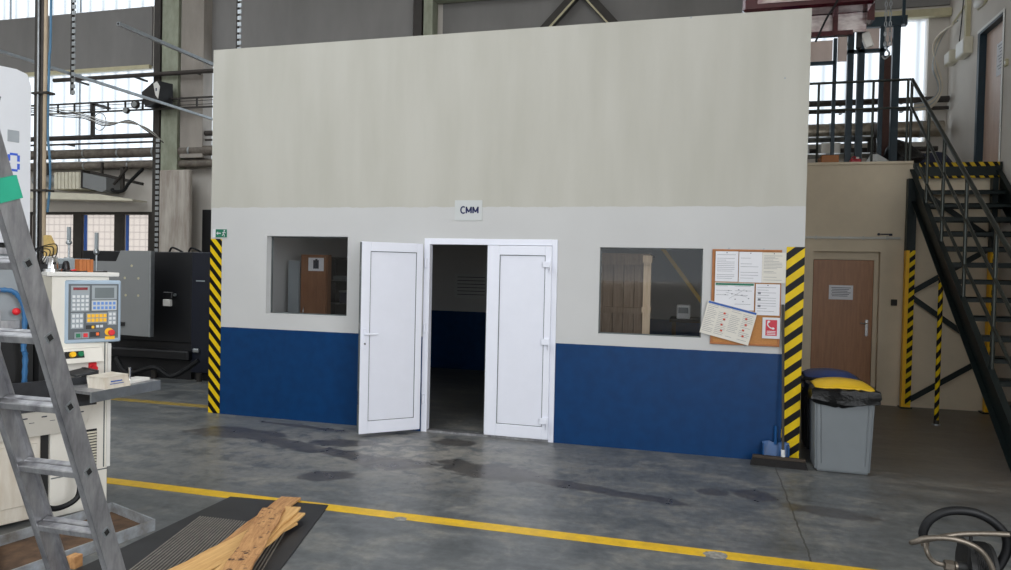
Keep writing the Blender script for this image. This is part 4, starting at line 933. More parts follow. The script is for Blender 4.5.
o = B().box(1.62, 1.86, 11.35, 11.7, OT, OT+.22, bev=.01).build('carton', 'cork_frame'); tag(o, 'brown carton on the mezzanine deck left of the red canister', 'box')
o = thing('tool_case', 'flat pale case with green strap on the mezzanine deck', 'case', (1.22, 11.3, OT)); B().box(0, .34, 0, .3, 0, .09, bev=.012).build('body', 'sign_grey', o); B().box(.2, .24, -.004, .304, -.0, .095).build('strap', 'btn_green', o)
def lump(name, lab, cat, c, s, m, seed):
    b = B(); r = random.Random(seed); bmesh.ops.create_icosphere(b.bm, subdivisions=3, radius=1)
    for v in b.bm.verts:
        p = v.co; k = 1+.10*math.sin(5*p.x+seed)+.09*math.sin(6*p.y-seed)+.07*math.sin(8*p.z)+.04*r.random()
        v.co = Vector((p.x*s[0]*k, p.y*s[1]*k, max(p.z, -.55)*s[2]*k))+Vector(c)
        if v.co.z < c[2]-.5*s[2]: v.co.z = c[2]-.5*s[2]
    o = b.build(name, m, None, True); return tag(o, lab, cat)
lump('black_bag', 'crumpled black plastic bag heap behind the railing', 'bag', (2.86, 12.25, OT+.17), (.30, .3, .34), 'bag', 3)
lump('tarpaulin', 'dark navy tarpaulin heap beside the stair head', 'tarpaulin', (3.30, 12.3, OT+.12), (.30, .3, .24), 'navy_cloth', 5)
lump('tarpaulin', 'pale grey plastic sheet draped beside the red canister', 'tarpaulin', (2.36, 11.45, OT+.07), (.16, .14, .14), 'sign_grey', 9)
o = thing('floor_track', 'dark low steel rack lying on the mezzanine at the wall', 'rack', (2.9, 11.6, OT)); B().box(0, .7, 0, .06, .04, .09).build('beam', 'dark_steel', o); B().box(0, .7, .3, .36, .04, .09).build('beam', 'dark_steel', o); b = B()
for k in range(7): b.box(.03+.1*k, .06+.1*k, 0, .36, .0, .04)
b.build('sleeper', 'dark_steel', o)

# ================================================================== BINS
def rbin(loc, rz, w, d, h, lab, body, lid, bagged):
    o = thing('waste_bin', lab, 'waste bin', loc, rz, 'waste bins beside the cabin')
    tw, td = w/2, d/2; bw_, bd_ = w/2*.91, d/2*.9
    b = B()
    lo = [(-bw_, -bd_), (bw_, -bd_), (bw_, bd_), (-bw_, bd_)]; hi = [(-tw, -td), (tw, -td), (tw, td), (-tw, td)]
    vl = [b.bm.verts.new((x, y, .005)) for x, y in lo]; vh = [b.bm.verts.new((x, y, h)) for x, y in hi]; b.bm.faces.new(vl[::-1]); b.bm.faces.new(vh)
    for k in range(4): b.bm.faces.new((vl[k], vl[(k+1) % 4], vh[(k+1) % 4], vh[k]))
    bmesh.ops.bevel(b.bm, geom=[e for e in b.bm.edges], offset=.018, segments=3, affect='EDGES'); bo = b.build('body', body, o, True)
    # moulded rectangle on the front and side
    b = B(); t = .012
    def rib(p, q): b.bar(p, q, .006, t)
    yb = lambda z: -(bd_+(td-bd_)*z/h)-.002; xb = lambda z: (bw_+(tw-bw_)*z/h)
    for s in (-1, 1): rib((s*(xb(.08)-.05), yb(.08), .08), (s*(xb(h-.09)-.05), yb(h-.09), h-.09))
    rib((-(xb(h-.09)-.05), yb(h-.09), h-.09), (xb(h-.09)-.05, yb(h-.09), h-.09)); b.build('moulded_rib', body, o)
    # domed lid
    b = B(); n = 10; rows = []
    for i in range(n+1):
        a = i/n; x = -tw*.98+2*tw*.98*a; zz = h+.035+.050*max(math.sin(PI*a), 0)**.55
        rows.append([b.bm.verts.new((x, -td*.98, h+.035+(zz-h-.045)*.35)), b.bm.verts.new((x, -td*.55, zz+.01)), b.bm.verts.new((x, td*.55, zz+.01)), b.bm.verts.new((x, td*.98, h+.035+(zz-h-.045)*.35))])
    for r0, r1 in zip(rows, rows[1:]):
        for k in range(3): b.bm.faces.new((r0[k], r1[k], r1[k+1], r0[k+1]))
    ge = bmesh.ops.extrude_face_region(b.bm, geom=list(b.bm.faces)); bmesh.ops.translate(b.bm, vec=(0, 0, -.012), verts=[v for v in ge['geom'] if isinstance(v, bmesh.types.BMVert)])
    b.build('lid', lid, o, True)
    b = B(); r = random.Random(int(w*1000)); n = 64; rings = []
    for j, (off, z) in enumerate(((.0, h+.03), (.028, h+.02), (.038, h-.01), (.03, h-.045), (.036, h-.085), (.012, h-.11))):
        ring = []
        for k in range(n):
            a = 2*PI*k/n; cx, sy = math.cos(a), math.sin(a); m_ = max(abs(cx), abs(sy)); x, y = cx/m_*(tw+off), sy/m_*(td+off)
            w_ = .008*math.sin(7*a+j)+.008*r.random(); ring.append(b.bm.verts.new((x*(1+w_*2), y*(1+w_*2), z+.022*math.sin(3*a+j*.7)*(j > 1)+.012*r.random())))
        rings.append(ring)
    for a_, c_ in zip(rings, rings[1:]):
        for k in range(n): b.bm.faces.new((a_[k], a_[(k+1) % n], c_[(k+1) % n], c_[k]))
    b.build('bin_bag', 'bag', o, True)
    return o
rbin((1.235, 7.08, 0), math.radians(-1), .49, .46, .715, 'grey waste bin with yellow lid and black bag', 'bin_grey', 'yellow_lid', True)
rbin((1.26, 7.90, 0), math.radians(-2), .49, .46, .70, 'dark waste bin with blue lid behind the yellow lidded one', 'bin_dark', 'blue_lid', True)

# ================================================================== MAT, PLANKS
P4 = [(-3.43, 4.50), (-2.60, 4.535), (-2.36, 3.20), (-3.20, 3.20)]
o = thing('rubber_floor_mat', 'black ribbed rubber mat on the floor under the planks', 'mat')
b = B(); b.prism([(-3.33, 4.56, .0), (-2.56, 4.625, 0), (-2.12, 3.05, 0), (-3.32, 3.05, 0)], (0, 0, .008)); b.build('base_sheet', 'rubber_mat', o)
b = B()
for k in range(34):
    t = k/33; xa, xb_ = -3.25+t*.66, -2.98+t*.80
    b.bar((xa, 4.13+.02*t, .0095), (xb_, 3.06, .0095), .007, .005)
b.build('rib', 'rubber_rib', o)
def plank(a, c, w, t, z, m, lab, dz=0.):
    a, c = Vector((a[0], a[1], z)), Vector((c[0], c[1], z+dz)); d = (c-a).normalized(); x = d.cross(Vector((0, 0, 1)))
    L_ = (c-a).length; b = B(); n = 12
    vs = []
    for i in range(n+1):
        p = a+d*(L_*i/n); j = .006*math.sin(i*1.7+w*50); vs.append((p-x*(w/2+j), p+x*(w/2-j)))
    pts = [v[0] for v in vs]+[v[1] for v in vs][::-1]
    M_ = None; b.prism(pts, (0, 0, t))
    # object with its own axes so the grain follows the board
    ang = math.atan2(d.y, d.x)-PI/2; Mi = Matrix.Translation(a) @ Matrix.Rotation(ang, 4, 'Z')
    bmesh.ops.transform(b.bm, matrix=Mi.inverted(), verts=b.bm.verts); bmesh.ops.bevel(b.bm, geom=[e for e in b.bm.edges], offset=.002, segments=1, affect='EDGES')
    o = b.build('wooden_plank', m); o.matrix_world = Mi; return tag(o, lab, 'plank', 'wooden planks on the rubber mat')
def old():
    m = MATS['plank_old'].copy(); nt = m.node_tree; MATS['plank_stained'] = m; b = nt.nodes['Principled BSDF']
    src = b.inputs['Base Color'].links[0].from_socket; tc = nt.nodes.new('ShaderNodeTexCoord'); no = nt.nodes.new('ShaderNodeTexNoise'); no.inputs['Scale'].default_value = 22; no.inputs['Detail'].default_value = 6
    nt.links.new(tc.outputs['Object'], no.inputs['Vector']); r = nt.nodes.new('ShaderNodeValToRGB'); r.color_ramp.elements[0].position = .56; r.color_ramp.elements[1].position = .66
    nt.links.new(no.outputs[0], r.inputs[0]); n2 = nt.nodes.new('ShaderNodeTexNoise'); n2.inputs['Scale'].default_value = 3.; nt.links.new(tc.outputs['Object'], n2.inputs['Vector'])
    f = mnode(nt, 'MULTIPLY', r.outputs[0], mnode(nt, 'GREATER_THAN', n2.outputs[0], .47)); mx = nt.nodes.new('ShaderNodeMix'); mx.data_type = 'RGBA'; nt.links.new(f, mx.inputs[0]); nt.links.new(src, mx.inputs[6]); mx.inputs[7].default_value = srgb(74, 48, 34); nt.links.new(mx.outputs[2], b.inputs['Base Color'])
old()
plank((-2.60, 3.0), (-2.83, 4.62), .135, .018, .0135, 'plank', 'long orange brown plank lying lowest across the rubber mat') if False else None
plank((-2.60, 3.02), (-2.87, 4.64), .150, .016, .0135, 'plank_old', 'long thin plank reaching furthest towards the yellow line')
plank((-2.69, 3.02), (-2.62, 4.15), .21, .016, .031, 'plank', 'pale yellow plank fanned out at the left of the pile')
plank((-2.40, 3.02), (-2.59, 4.28), .09, .014, .0475, 'plank', 'narrow pale plank showing at the right edge of the pile')
plank((-2.39, 3.02), (-2.66, 4.33), .11, .015, .063, 'plank', 'pale plank with a square end just under the stained plank')
plank((-2.24, 3.0), (-2.74, 4.22), .150, .018, .080, 'plank_stained', 'stained brown plank lying on top of the pile')

# ================================================================== HYDRAULIC UNIT AT LOWER RIGHT
o = thing('pump_unit', 'black pump unit with round hose and braided hoses at the lower right', 'pump', (1.2, 3.6, 0))
B().tube([(-.193, .04, .53), (-.200, .05, .572), (-.176, .05, .629), (-.12, .05, .672), (-.051, .05, .687), (.018, .05, .68), (.081, .05, .648), (.126, .05, .596), (.134, .05, .534), (.111, .05, .467), (.076, .05, .41)], .0195, n=14).build('rubber_hose', 'hose_black', o, True)
B().tube([(.15, .02, .611), (.066, .02, .607), (-.026, .02, .596), (-.088, .015, .585), (-.16, .0, .568), (-.235, -.03, .556), (-.275, -.06, .555), (-.262, -.078, .568), (-.229, -.08, .586), (-.155, -.08, .597), (-.088, -.08, .592), (-.026, -.08, .569), (.011, -.08, .532), (.036, -.08, .481), (.043, -.08, .44)], .0118, n=12).build('braided_hose', 'braid', o, True)
b = B(); b.tube([(-.195, .03, .54), (-.197, .0, .504), (-.178, 0, .47), (-.146, 0, .453), (-.08, 0, .451)], .0105, n=10); b.cyl((-.197, .03, .515), (-.194, .03, .545), .0165, n=10); b.cyl((-.125, 0, .451), (-.09, 0, .451), .024, n=6); b.cyl((-.085, 0, .451), (-.07, 0, .451), .021, n=12); b.build('elbow_fitting', 'braid', o, True)
b = B(); b.cyl((-.03, .06, .43), (.075, .06, .43), .115, n=24); b.cyl((-.075, .0, .451), (.0, .0, .451), .022); b.box(-.037, -.01, -.02, .14, .42, .550, bev=.008); b.box(-.012, .0, .05, .062, .55, .572)
for k in range(10): b.cyl((-.005+.007*k, .06, .43), (-.002+.007*k, .06, .43), .119, n=24)
b.build('motor', 'cast_black', o, True)
B().box(-.1, .16, -.16, .24, .10, .30, bev=.02).build('tank', 'cast_black', o); B().box(-.12, .26, -.18, .26, .06, .1).build('base_frame', 'dark_steel', o)
for x in (-.07, .2):
    for yq in (-.12, .2):
        B().cyl((x-.015, yq, .03), (x+.015, yq, .03), .03, n=14).build('wheel', 'rubber_black', o)
B().cyl((.13, .02, .611), (.165, .02, .611), .016, n=6).build('hose_nut', 'cast_black', o)
B().box(.02, .2, -.05, .12, .28, .38).build('motor_mount', 'cast_black', o)
B().box(.16, .22, -.02, .07, .06, .64, bev=.008).build('manifold', 'cast_black', o)

# ================================================================== MACHINES BEHIND
o = thing('machine_door', 'light grey sheet metal machine guard panel at mid left', 'machine guard', (0, 8.6, 0))
b = B(); b.prism([(-8.85, 0, .68), (-8.85, 0, 1.74), (-8.28, 0, 1.74), (-8.20, 0, 1.90), (-7.67, 0, 1.90), (-7.67, 0, .66)], (0, .05, 0)); b.build('sheet_panel', 'grey_cab', o)
B().box(-7.68, -7.655, -.01, .06, .66, 1.90).build('edge_strip', 'galv', o)
b = B()
for (x, z) in ((-8.12, 1.5), (-7.88, 1.5), (-8.1, 1.25), (-7.88, 1.25), (-8.0, 1.68)): b.cyl((x, -.004, z), (x, 0, z), .018, n=10)
b.build('screw_cap', 'cream_steel', o)
B().box(-8.2, -8.10, -.02, 0, .80, .86, bev=.005).build('latch', 'black_plastic', o)
B().box(-8.6, -8.5, -.012, 0, 1.2, 1.6).build('hinge_plate', 'galv', o)
for x in (-8.8,): B().box(x, x+.06, .02, .08, 0, .7).build('foot', 'dark_steel', o)
o = thing('machine_tool', 'big black and navy machine tool cabinet beside the cabin', 'machine', (0, 9.0, 0))
B().box(-9.3, -7.30, .0, 1.2, .55, 1.90, bev=.01).build('body', 'navy_machine', o)
B().box(-7.28, -6.55, -.02, 1.2, .12, 1.90, bev=.01).build('side_cabinet', 'navy_panel', o)
b = B(); b.box(-9.3, -7.3, .02, 1.1, .0, .55); b.box(-7.26, -6.6, .05, 1.1, 0, .12); b.build('plinth', 'dark_interior', o)
B().box(-9.2, -7.25, -.12, .3, .30, .44, bev=.02).build('chip_tray', 'navy_machine', o)
q = B().box(-7.76, -7.60, -.05, 0, 1.20, 1.30, bev=.008).build('isolator_box', 'black_plastic', o); B().box(-7.75, -7.63, -.06, 0, 1.09, 1.19, bev=.004).build('label_plate', 'lamp_white', o)
B().cyl((-7.56, -.02, 1.26), (-7.56, -.05, 1.26), .022, n=12).build('knob', 'galv', o); B().box(-7.20, -7.05, -.024, -.02, 1.47, 1.475+.012).build('badge', 'key_block', o)
b = B(); b.tube([(-8.4, -.25, .30), (-8.1, -.35, .10), (-7.6, -.38, .22), (-7.35, -.3, .10), (-7.0, -.2, .33)], .035, n=8); b.build('floor_hose', 'hose_black', o, True)
for x in (-8.3, -7.9, -7.1): B().cyl((x, -.05, 0), (x, -.05, .12), .04, n=10).build('levelling_foot', 'dark_steel', o)
B().box(-7.22, -7.12, -.06, -.02, .42, .48, bev=.01).build('coupling', 'galv', o)
for k, x in enumerate((-7.95, -7.6)):
    B().tube([(x, .3, 1.9), (x+.1, .25, 1.97), (x+.25, .3, 1.9)], .016, n=6).build('top_cable', 'hose_black', o, True)
# white box and spindles on the machine behind
o = thing('control_box', 'small pale grey control box standing behind the big cabinet', 'control box', (-7.86, 7.0, 0))
B().box(-.05, .50, 0, .25, 1.56, 1.76, bev=.01).build('housing', 'key_block', o); B().box(.22, .42, -.004, 0, 1.62, 1.69).build('badge', 'panel_face', o); B().box(.0, .45, .02, .22, 0, 1.56).build('pedestal', 'grey_cab', o)
def spindle(x, y, z0, z1, lab, base):
    o = thing('spindle_rod', lab, 'rod', (x, y, base)); h = z1-z0; d = z0-base
    B().cyl((0, 0, 0), (0, 0, d+h*.5), .012, n=10).build('stem', 'galv', o, True); B().lathe([(.012, h*.42), (.035, h*.48), (.035, h*.52), (.018, h*.6)], (0, 0, d), n=14).build('collar', 'galv', o, True)
    B().cyl((0, 0, d+h*.58), (0, 0, d+h), .024, n=12).build('cylinder', 'key_block', o, True); B().cyl((0, 0, 0), (0, 0, .012), .05, n=14).build('base_disc', 'galv', o)
spindle(-7.60, 7.15, 1.76, 2.15, 'thin upright probe rod on the pale control box', 1.76)
spindle(-7.53, 7.5, 1.60, 2.10, 'taller upright probe rod right of the pale control box', 0)

# ================================================================== MILLING MACHINE (local x = outwards, y = along the face)
MR = -math.radians(22)
MT = thing('milling_machine', 'large white milling machine with black coolant trough at the left', 'machine', (-4.03, 4.13, 0), MR)
def mp(b, n, m, sm=False, lab=None, par=None): return b.build(n, m, par or MT, sm, lab)
b = B(); b.box(-.9, 0, -.365, 0, 0.0, 1.62, bev=.006); mp(b, 'cabinet', 'machine_white')
b = B(); b.box(-.9, -.02, -1.6, -.415, .02, .80, bev=.006); mp(b, 'base', 'machine_cream')
mp(B().box(-.5, -.03, -.415, -.365, 0, .75), 'gap', 'rubber_black')
mp(B().box(-.02, .012, -.012, .012, .28, 1.15), 'corner_strip', 'lamp_white'); mp(B().box(-.01, .0015, -.03, -.022, .28, 1.2), 'seam', 'gasket')
mp(B().box(0, .0015, -.36, 0, .262, .27), 'seam', 'gasket')
lv = mp(B().box(0, .006, -.24, -.075, .28, .56), 'louvre', 'dark_interior')
b = B()
for k in range(13): b.box(.004, .016, -.235, -.08, .295+.02*k, .306+.02*k)
mp(b, 'louvre_slat', 'cream_sheet', par=lv)
dr = mp(B().box(-.02, -.008, -.70, -.44, .12, .52, bev=.003), 'access_door', 'machine_cream'); mp(B().cyl((-.01, -.47, .25), (.01, -.47, .25), .014), 'latch', 'black_plastic', par=dr)
b = B(); b.prism([(.02, -1.5, .77), (.20, -1.5, .77), (.06, -1.5, .58), (.02, -1.5, .58)], (0, 1.32, 0)); mp(b, 'apron', 'machine_white')
b = B()
for k in range(9): b.box(.135, .139, -.72+.06*k, -.69+.06*k, .684, .692) if k % 2 else b.box(.170, .174, -.70+.055*k, -.67+.055*k, .72, .727)
mp(b, 'scuff', 'ink_dark')
# coolant trough
b = B(); b.box(.02, .22, -1.5, -.17, .77, .80); b.prism([(.20, -1.5, .80), (.22, -1.5, .80), (.25, -1.5, .965), (.23, -1.5, .965)], (0, 1.33, 0)); b.box(-.3, .04, -1.5, -.40, .77, .80); b.box(.02, .235, -.185, -.165, .80, 1.0); mp(b, 'coolant_trough', 'trough')
b = B(); b.prism([(.02, -.30, .965), (.22, -.30, .965), (.235, -.17, .985), (.02, -.17, .985)], (0, 0, .012)); mp(b, 'trough_cover', 'trough')
mp(B().box(-.6, -.05, -1.5, -.42, .80, .84), 'worktable', 'alu_dirty')
# inside of the work area
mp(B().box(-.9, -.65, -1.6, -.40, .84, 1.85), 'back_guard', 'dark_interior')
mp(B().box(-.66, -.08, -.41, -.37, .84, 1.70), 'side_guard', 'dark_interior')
mp(B().prism([(-.15, -.42, .84), (-.15, -.62, .84), (-.15, -.66, 1.05), (-.15, -.58, 1.25), (-.15, -.42, 1.28)], (-.05, 0, 0)), 'rubber_bellows', 'rubber_black')
b = B(); b.box(-.12, -.10, -.95, -.50, 1.32, 1.78); mp(b, 'splash_guard', 'guard_clear')
for q in ((-1.0, -.47, 1.76, 1.80), (-1.0, -.47, 1.70, 1.715), (-.66, -.635, .95, 1.4), (-1.0, -.50, 1.28, 1.33)): mp(B().box(-.10, -.06, *q), 'guard_bar', 'alu')
b = B(); b.tube([(-.05, -.66, 1.53), (-.03, -.58, 1.52), (-.02, -.53, 1.45), (-.02, -.515, 1.35), (-.02, -.52, 1.15), (-.02, -.51, 1.10), (-.02, -.515, .9)], .014, n=10, rf=lambda i, n: 1+.28*(i % 2)); mp(b, 'segmented_coolant_hose', 'hose_blue', True)
mp(B().cyl((-.05, -.70, 1.525), (-.045, -.65, 1.53), .010, .016, n=10), 'hose_nozzle', 'btn_orange'); mp(B().sph((-.03, -.56, 1.39), .024, 1, 1, 1), 'knob', 'btn_red', True)
mp(B().cyl((-.35, -.9, 1.55), (-.35, -.9, 1.1), .07, n=18), 'spindle', 'alu_dirty', True)
# head guard
b = B(); pr = [(-.4, -1.5, 1.84), (-.4, -.36, 1.84), (-.4, -.36, 2.93), (-.4, -.385, 3.01), (-.4, -.45, 3.03), (-.4, -1.5, 3.03)]
b.prism(pr, (-.5, 0, 0)); hd = mp(b, 'head_guard', 'head_white')
b = B(); y0, y1, z0, z1, tt = -.498, -.425, 2.33, 2.455, .016
for (a0, a1, c0, c1) in ((y0, y0+tt, z0+.015, z0+.055), (y0, y0+tt, z0+.07, z1-.012), (y1-tt, y1, z0+.015, z0+.055), (y1-tt, y1, z0+.07, z1-.012), (y0+tt*.8, y1-tt*.8, z0, z0+tt), (y0+tt*.8, y1-tt*.8, z1-tt, z1)): b.box(-.3995, -.398, a0, a1, c0, c1)
b.build('lettering', 'key_ink_blue', hd)
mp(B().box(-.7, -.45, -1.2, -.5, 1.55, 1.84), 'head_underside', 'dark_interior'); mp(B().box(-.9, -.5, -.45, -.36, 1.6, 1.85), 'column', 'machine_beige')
b = B(); b.box(-.4, -.396, -.50, -.43, 2.53, 2.61, bev=.002); mp(b, 'small_cover', 'guard_clear')
b = B()
for k in range(5): b.tube([(-.2-.03*k, -.38, 1.66), (-.22, -.36+.02*k, 1.72), (-.28, -.32+.02*k, 1.76+.02*k), (-.4, -.34, 1.8)], .004, n=6)
mp(b, 'machine_cable', 'hose_black', True)
# operator cabinet top and small panels
mp(B().box(-.30, .02, -.40, .06, 1.62, 1.65, bev=.005), 'cabinet_top', 'lamp_white'); mp(B().box(-.12, -.0, -.415, -.365, 1.14, 1.62, bev=.004), 'side_panel', 'machine_beige')
b = B(); b.prism([(0, -.33, 1.035), (.09, -.33, 1.04), (.055, -.33, 1.13), (0, -.33, 1.13)], (0, .26, 0)); cp = mp(b, 'small_control_panel', 'machine_white')
n = Vector((.935, 0, .35)); 
def on(yv, t): return Vector((.09-.035*t, yv, 1.04+.09*t))
mp(B().bar(on(-.25, .35)+n*.001, on(-.25, .85)+n*.001, .12, .002, n), 'dark_plate', 'black_plastic', par=cp)
for yv, m_, r_ in ((-.265, 'key_yellow', .019), (-.215, 'btn_green', .017)): mp(B().cyl(on(yv, .6), on(yv, .6)+n*.022, r_, n=14), 'button', m_, par=cp)
sw = mp(B().box(0, .02, -.135, -.085, .955, 1.025, bev=.004), 'isolator_plate', 'btn_red'); mp(B().cyl((.02, -.11, .985), (.045, -.11, .985), .022, n=14), 'rotary_switch', 'btn_red', par=sw)
# things lying on top of the cabinet
def top(name, lab, cat, x, y, z=1.65, rz=0.):
    p = Matrix.Translation((-4.03, 4.13, 0)) @ Matrix.Rotation(MR, 4, 'Z') @ Vector((x, y, z)); return thing(name, lab, cat, p, MR+rz)
o = top('wood_block', 'orange brown hardwood block on top of the control cabinet', 'block', -.04, -.15); b = B()
for k in range(4): b.box(-.04, .04, -.046+.0225*k, -.0245+.0225*k, 0, .088, bev=.002)
b.build('block', 'wood_block', o)
o = top('chrome_cone', 'shiny conical tool holder on the control cabinet', 'tool holder', -.10, -.33); B().lathe([(.07, 0), (.07, .018), (.045, .022), (.04, .06), (.03, .095), (.022, .10)], n=24).build('cone', 'chrome', o, True); B().box(.038, .046, -.01, .01, .05, .065).build('slot', 'rubber_black', o)
o = top('black_fitting', 'small black round fitting between chrome cone and wood block', 'fitting', -.12, -.235); B().lathe([(.022, 0), (.026, .02), (.02, .06), (.012, .075)], n=16).build('fitting', 'black_plastic', o, True)
o = top('pliers', 'red handled pliers lying beside the wood block', 'pliers', -.07, -.20); B().tube([(0, -.03, .008), (.01, 0, .012), (0, .04, .008)], .007, n=6).build('handle', 'btn_red', o, True); B().tube([(.02, -.03, .008), (.012, 0, .012), (.02, .04, .008)], .007, n=6).build('handle', 'btn_red', o, True); B().box(.0, .02, -.06, -.028, 0, .014).build('jaw', 'dark_steel', o)
for k, yv in enumerate((-.16, -.03)):
    o = top('flat_tool', ('flat dark spanner at the front edge of the cabinet top', 'short dark clamp plate near the right end of the cabinet top')[k], 'tool', -.01, yv-.04); B().box(-.012, .012, -.06+.02*k, .04, 0, .008, bev=.002).build('bar', 'dark_steel', o); B().cyl((0, .045, 0), (0, .045, .01), .014, n=8).build('head', 'dark_steel', o)
# cream bag and cup hanging above
o = B().prism([(-6.10, 5.45, 1.96), (-6.07, 5.45, 1.97), (-5.99, 5.45, 1.84), (-6.00, 5.45, 1.79), (-6.09, 5.45, 1.76)], (0, .06, 0)).build('paper_bag', 'bag_tan'); tag(o, 'tan folded paper bag hanging on the service pipes', 'bag')
o = B().lathe([(.035, 0), (.06, .03), (.065, .07), (.06, .075)], (-6.04, 5.47, 1.69), n=16).build('cup', 'lamp_white', None, True); tag(o, 'white plastic cup below the tan bag', 'cup')

# ---- pendant control panel
pd = math.radians(30.7)
PN = thing('operator_console', 'grey machine operator console with yellow keys and red stop button', 'control console', (-4.13, 3.86, 1.165), PI/2-pd)
# local x = along the panel, -y = outward normal
PW, PH = .345, .43
PN.rotation_euler = (0, 0, math.atan2(math.cos(pd), math.sin(pd)))
def pu(x): return (x-60)/350*PW
def pv(y): return PH-(y-105)/400*PH
b = B(); b.box(0, PW, 0, .05, 0, PH, bev=.008); b.build('frame', 'panel_frame', PN)
def pbox(x0, x1, y0, y1, m, name, d0=-.002, d1=0., par=None, lab=None):
    return B().box(pu(x0), pu(x1), d0, d1, pv(y1), pv(y0)).build(name, m, par or PN, False, lab)
pbox(80, 392, 128, 480, 'panel_face', 'face_plate', -.002, .001)
def keys(x0, x1, y0, y1, nx, ny, m, name, d=-.009, fill=.62):
    for j in range(ny):
        for i in range(nx):
            cx = x0+(x1-x0)*(i+.5)/nx; cy = y0+(y1-y0)*(j+.5)/ny; hx = (x1-x0)/nx*fill/2; hy = (y1-y0)/ny*fill/2
            pbox(cx-hx, cx+hx, cy-hy, cy+hy, m, name, d, -.004)
pbox(95, 208, 140, 303, 'key_block', 'key_field', -.004, -.002); pbox(107, 195, 150, 167, 'led_red', 'red_display', -.006, -.004)
keys(98, 206, 195, 300, 4, 4, 'key_white', 'key')
pbox(222, 380, 138, 228, 'key_block', 'screen_bezel', -.006, -.002); pbox(240, 362, 152, 218, 'lcd', 'screen', -.008, -.006)
pbox(222, 380, 234, 299, 'sign_grey', 'key_field', -.004, -.002); keys(226, 376, 238, 296, 6, 2, 'key_blue', 'key')
pbox(95, 172, 312, 412, 'key_block', 'key_field', -.004, -.002); keys(98, 170, 315, 410, 3, 3, 'key_white', 'key')
pbox(190, 318, 314, 378, 'key_block', 'key_field', -.004, -.002); keys(192, 317, 318, 374, 5, 2, 'key_yellow', 'key', -.010, .78)
pbox(324, 380, 306, 394, 'key_block', 'key_field', -.004, -.002); keys(327, 377, 310, 392, 2, 3, 'key_white', 'key')
pbox(186, 246, 392, 416, 'black_plastic', 'switch_strip', -.006, -.002); pbox(222, 238, 396, 412, 'key_yellow', 'key', -.009, -.006); pbox(250, 268, 392, 408, 'key_white', 'key', -.008, -.002); pbox(275, 293, 392, 408, 'key_white', 'key', -.008, -.002)
for x0, m_ in ((118, 'btn_green'), (163, 'btn_red')):
    q = pbox(x0, x0+42, 435, 474, 'key_block', 'button_bezel', -.006, -.002); pbox(x0+8, x0+34, 442, 467, m_, 'push_button', -.012, -.006, q)
pbox(212, 274, 435, 467, 'black_plastic', 'switch_strip', -.006, -.002); pbox(250, 268, 440, 458, 'btn_orange', 'push_button', -.011, -.006)
e = B().cyl((pu(333), -.002, pv(438)), (pu(333), -.008, pv(438)), .027, n=24).build('stop_collar', 'key_yellow', PN)
B().lathe([(.012, 0), (.012, .018), (.021, .022), (.021, .032), (.016, .038)], n=20, M=Matrix.Translation((pu(341), -.008, pv(442))) @ Matrix.Rotation(PI/2, 4, 'X')).build('stop_button', 'btn_red', e, True)
pbox(308, 370, 467, 488, 'key_yellow', 'stop_label', -.004, -.001)
B().box(.05, PW-.08, .05, .19, .04, .40).build('housing', 'machine_beige', PN)

# ---- shelf at the right of the machine with case
SH = thing('side_shelf', 'grey metal shelf jutting out from the machine', 'shelf', (-3.615, 3.57, .90))
SHR = 0.
b = B(); b.prism([(0, 0, 0), (.02, .56, 0), (-.20, .60, 0), (-.38, .35, 0), (-.30, .05, 0)], (0, 0, .018)); b.build('shelf_plate', 'alu', SH)
b = B(); b.bar((.0, 0, -.015), (.02, .56, -.015), .012, .065); b.build('front_lip', 'galv', SH); b = B(); b.bar((-.05, .05, -.045), (-.05, .5, -.045), .02, .03); b.build('support_bar', 'dark_steel', SH)
B().bar((-.30, .3, -.03), (-.05, .3, -.03), .04, .03).build('bracket', 'dark_steel', SH)
o = thing('instrument_case', 'beige plastic case with blue lettering lying on the shelf', 'case', (-3.615, 3.68, .918), math.radians(-6))
b = B(); b.prism([(0, 0, 0), (0, .19, 0), (-.02, .185, .07), (-.02, .005, .065)], (-.15, 0, 0)); b.build('body', 'machine_cream', o); B().prism([(-.016, .003, .065), (-.016, .187, .070), (-.17, .185, .074), (-.17, .005, .069)], (0, 0, .006)).build('lid', 'machine_cream', o)
b = B(); b.box(-.011, -.006, .05, .13, .040, .047); b.box(-.006, -.003, .04, .14, .026, .030); b.bm.verts.ensure_lookup_table(); b.build('blue_print', 'blue_header', o)
o = thing('white_block', 'white plastic block with upright steel pin on the shelf end', 'block', (-3.67, 4.0, .918), 0); B().box(-.08, .03, -.09, .09, 0, .022, bev=.004).build('block', 'lamp_white', o); B().cyl((-.03, -.03, .022), (-.03, -.03, .10), .010, n=10).build('pin', 'chrome', o, True)

# ---- drip tray on the floor
o = thing('drip_tray', 'shallow grey metal drip tray on the floor by the machine', 'tray')
c1, c2, c3, c4 = Vector((-3.36, 3.86, 0)), Vector((-3.70, 4.22, 0)), Vector((-4.05, 3.0, 0)), Vector((-3.62, 2.8, 0))
c2 = Vector((-3.88, 4.02, 0)); c3 = Vector((-4.02, 3.3, 0)); c4 = Vector((-3.52, 2.9, 0)); c1 = Vector((-3.37, 3.84, 0))
B().prism([c1, c2, c3, c4], (0, 0, .008)).build('tray_bottom', 'tray_rust', o)
b = B()
for a, c in ((c1, c2), (c2, c3), (c3, c4), (c4, c1)): b.bar(a+Vector((0, 0, .035)), c+Vector((0, 0, .035)), .012, .07)
b.build('tray_rim', 'tray_metal', o)
o = B().box(-3.40, -3.34, 3.20, 3.26, 0, .07, bev=.004).build('wooden_wedge', 'plank_old'); tag(o, 'small brown wooden block on the floor behind the ladder foot', 'block')
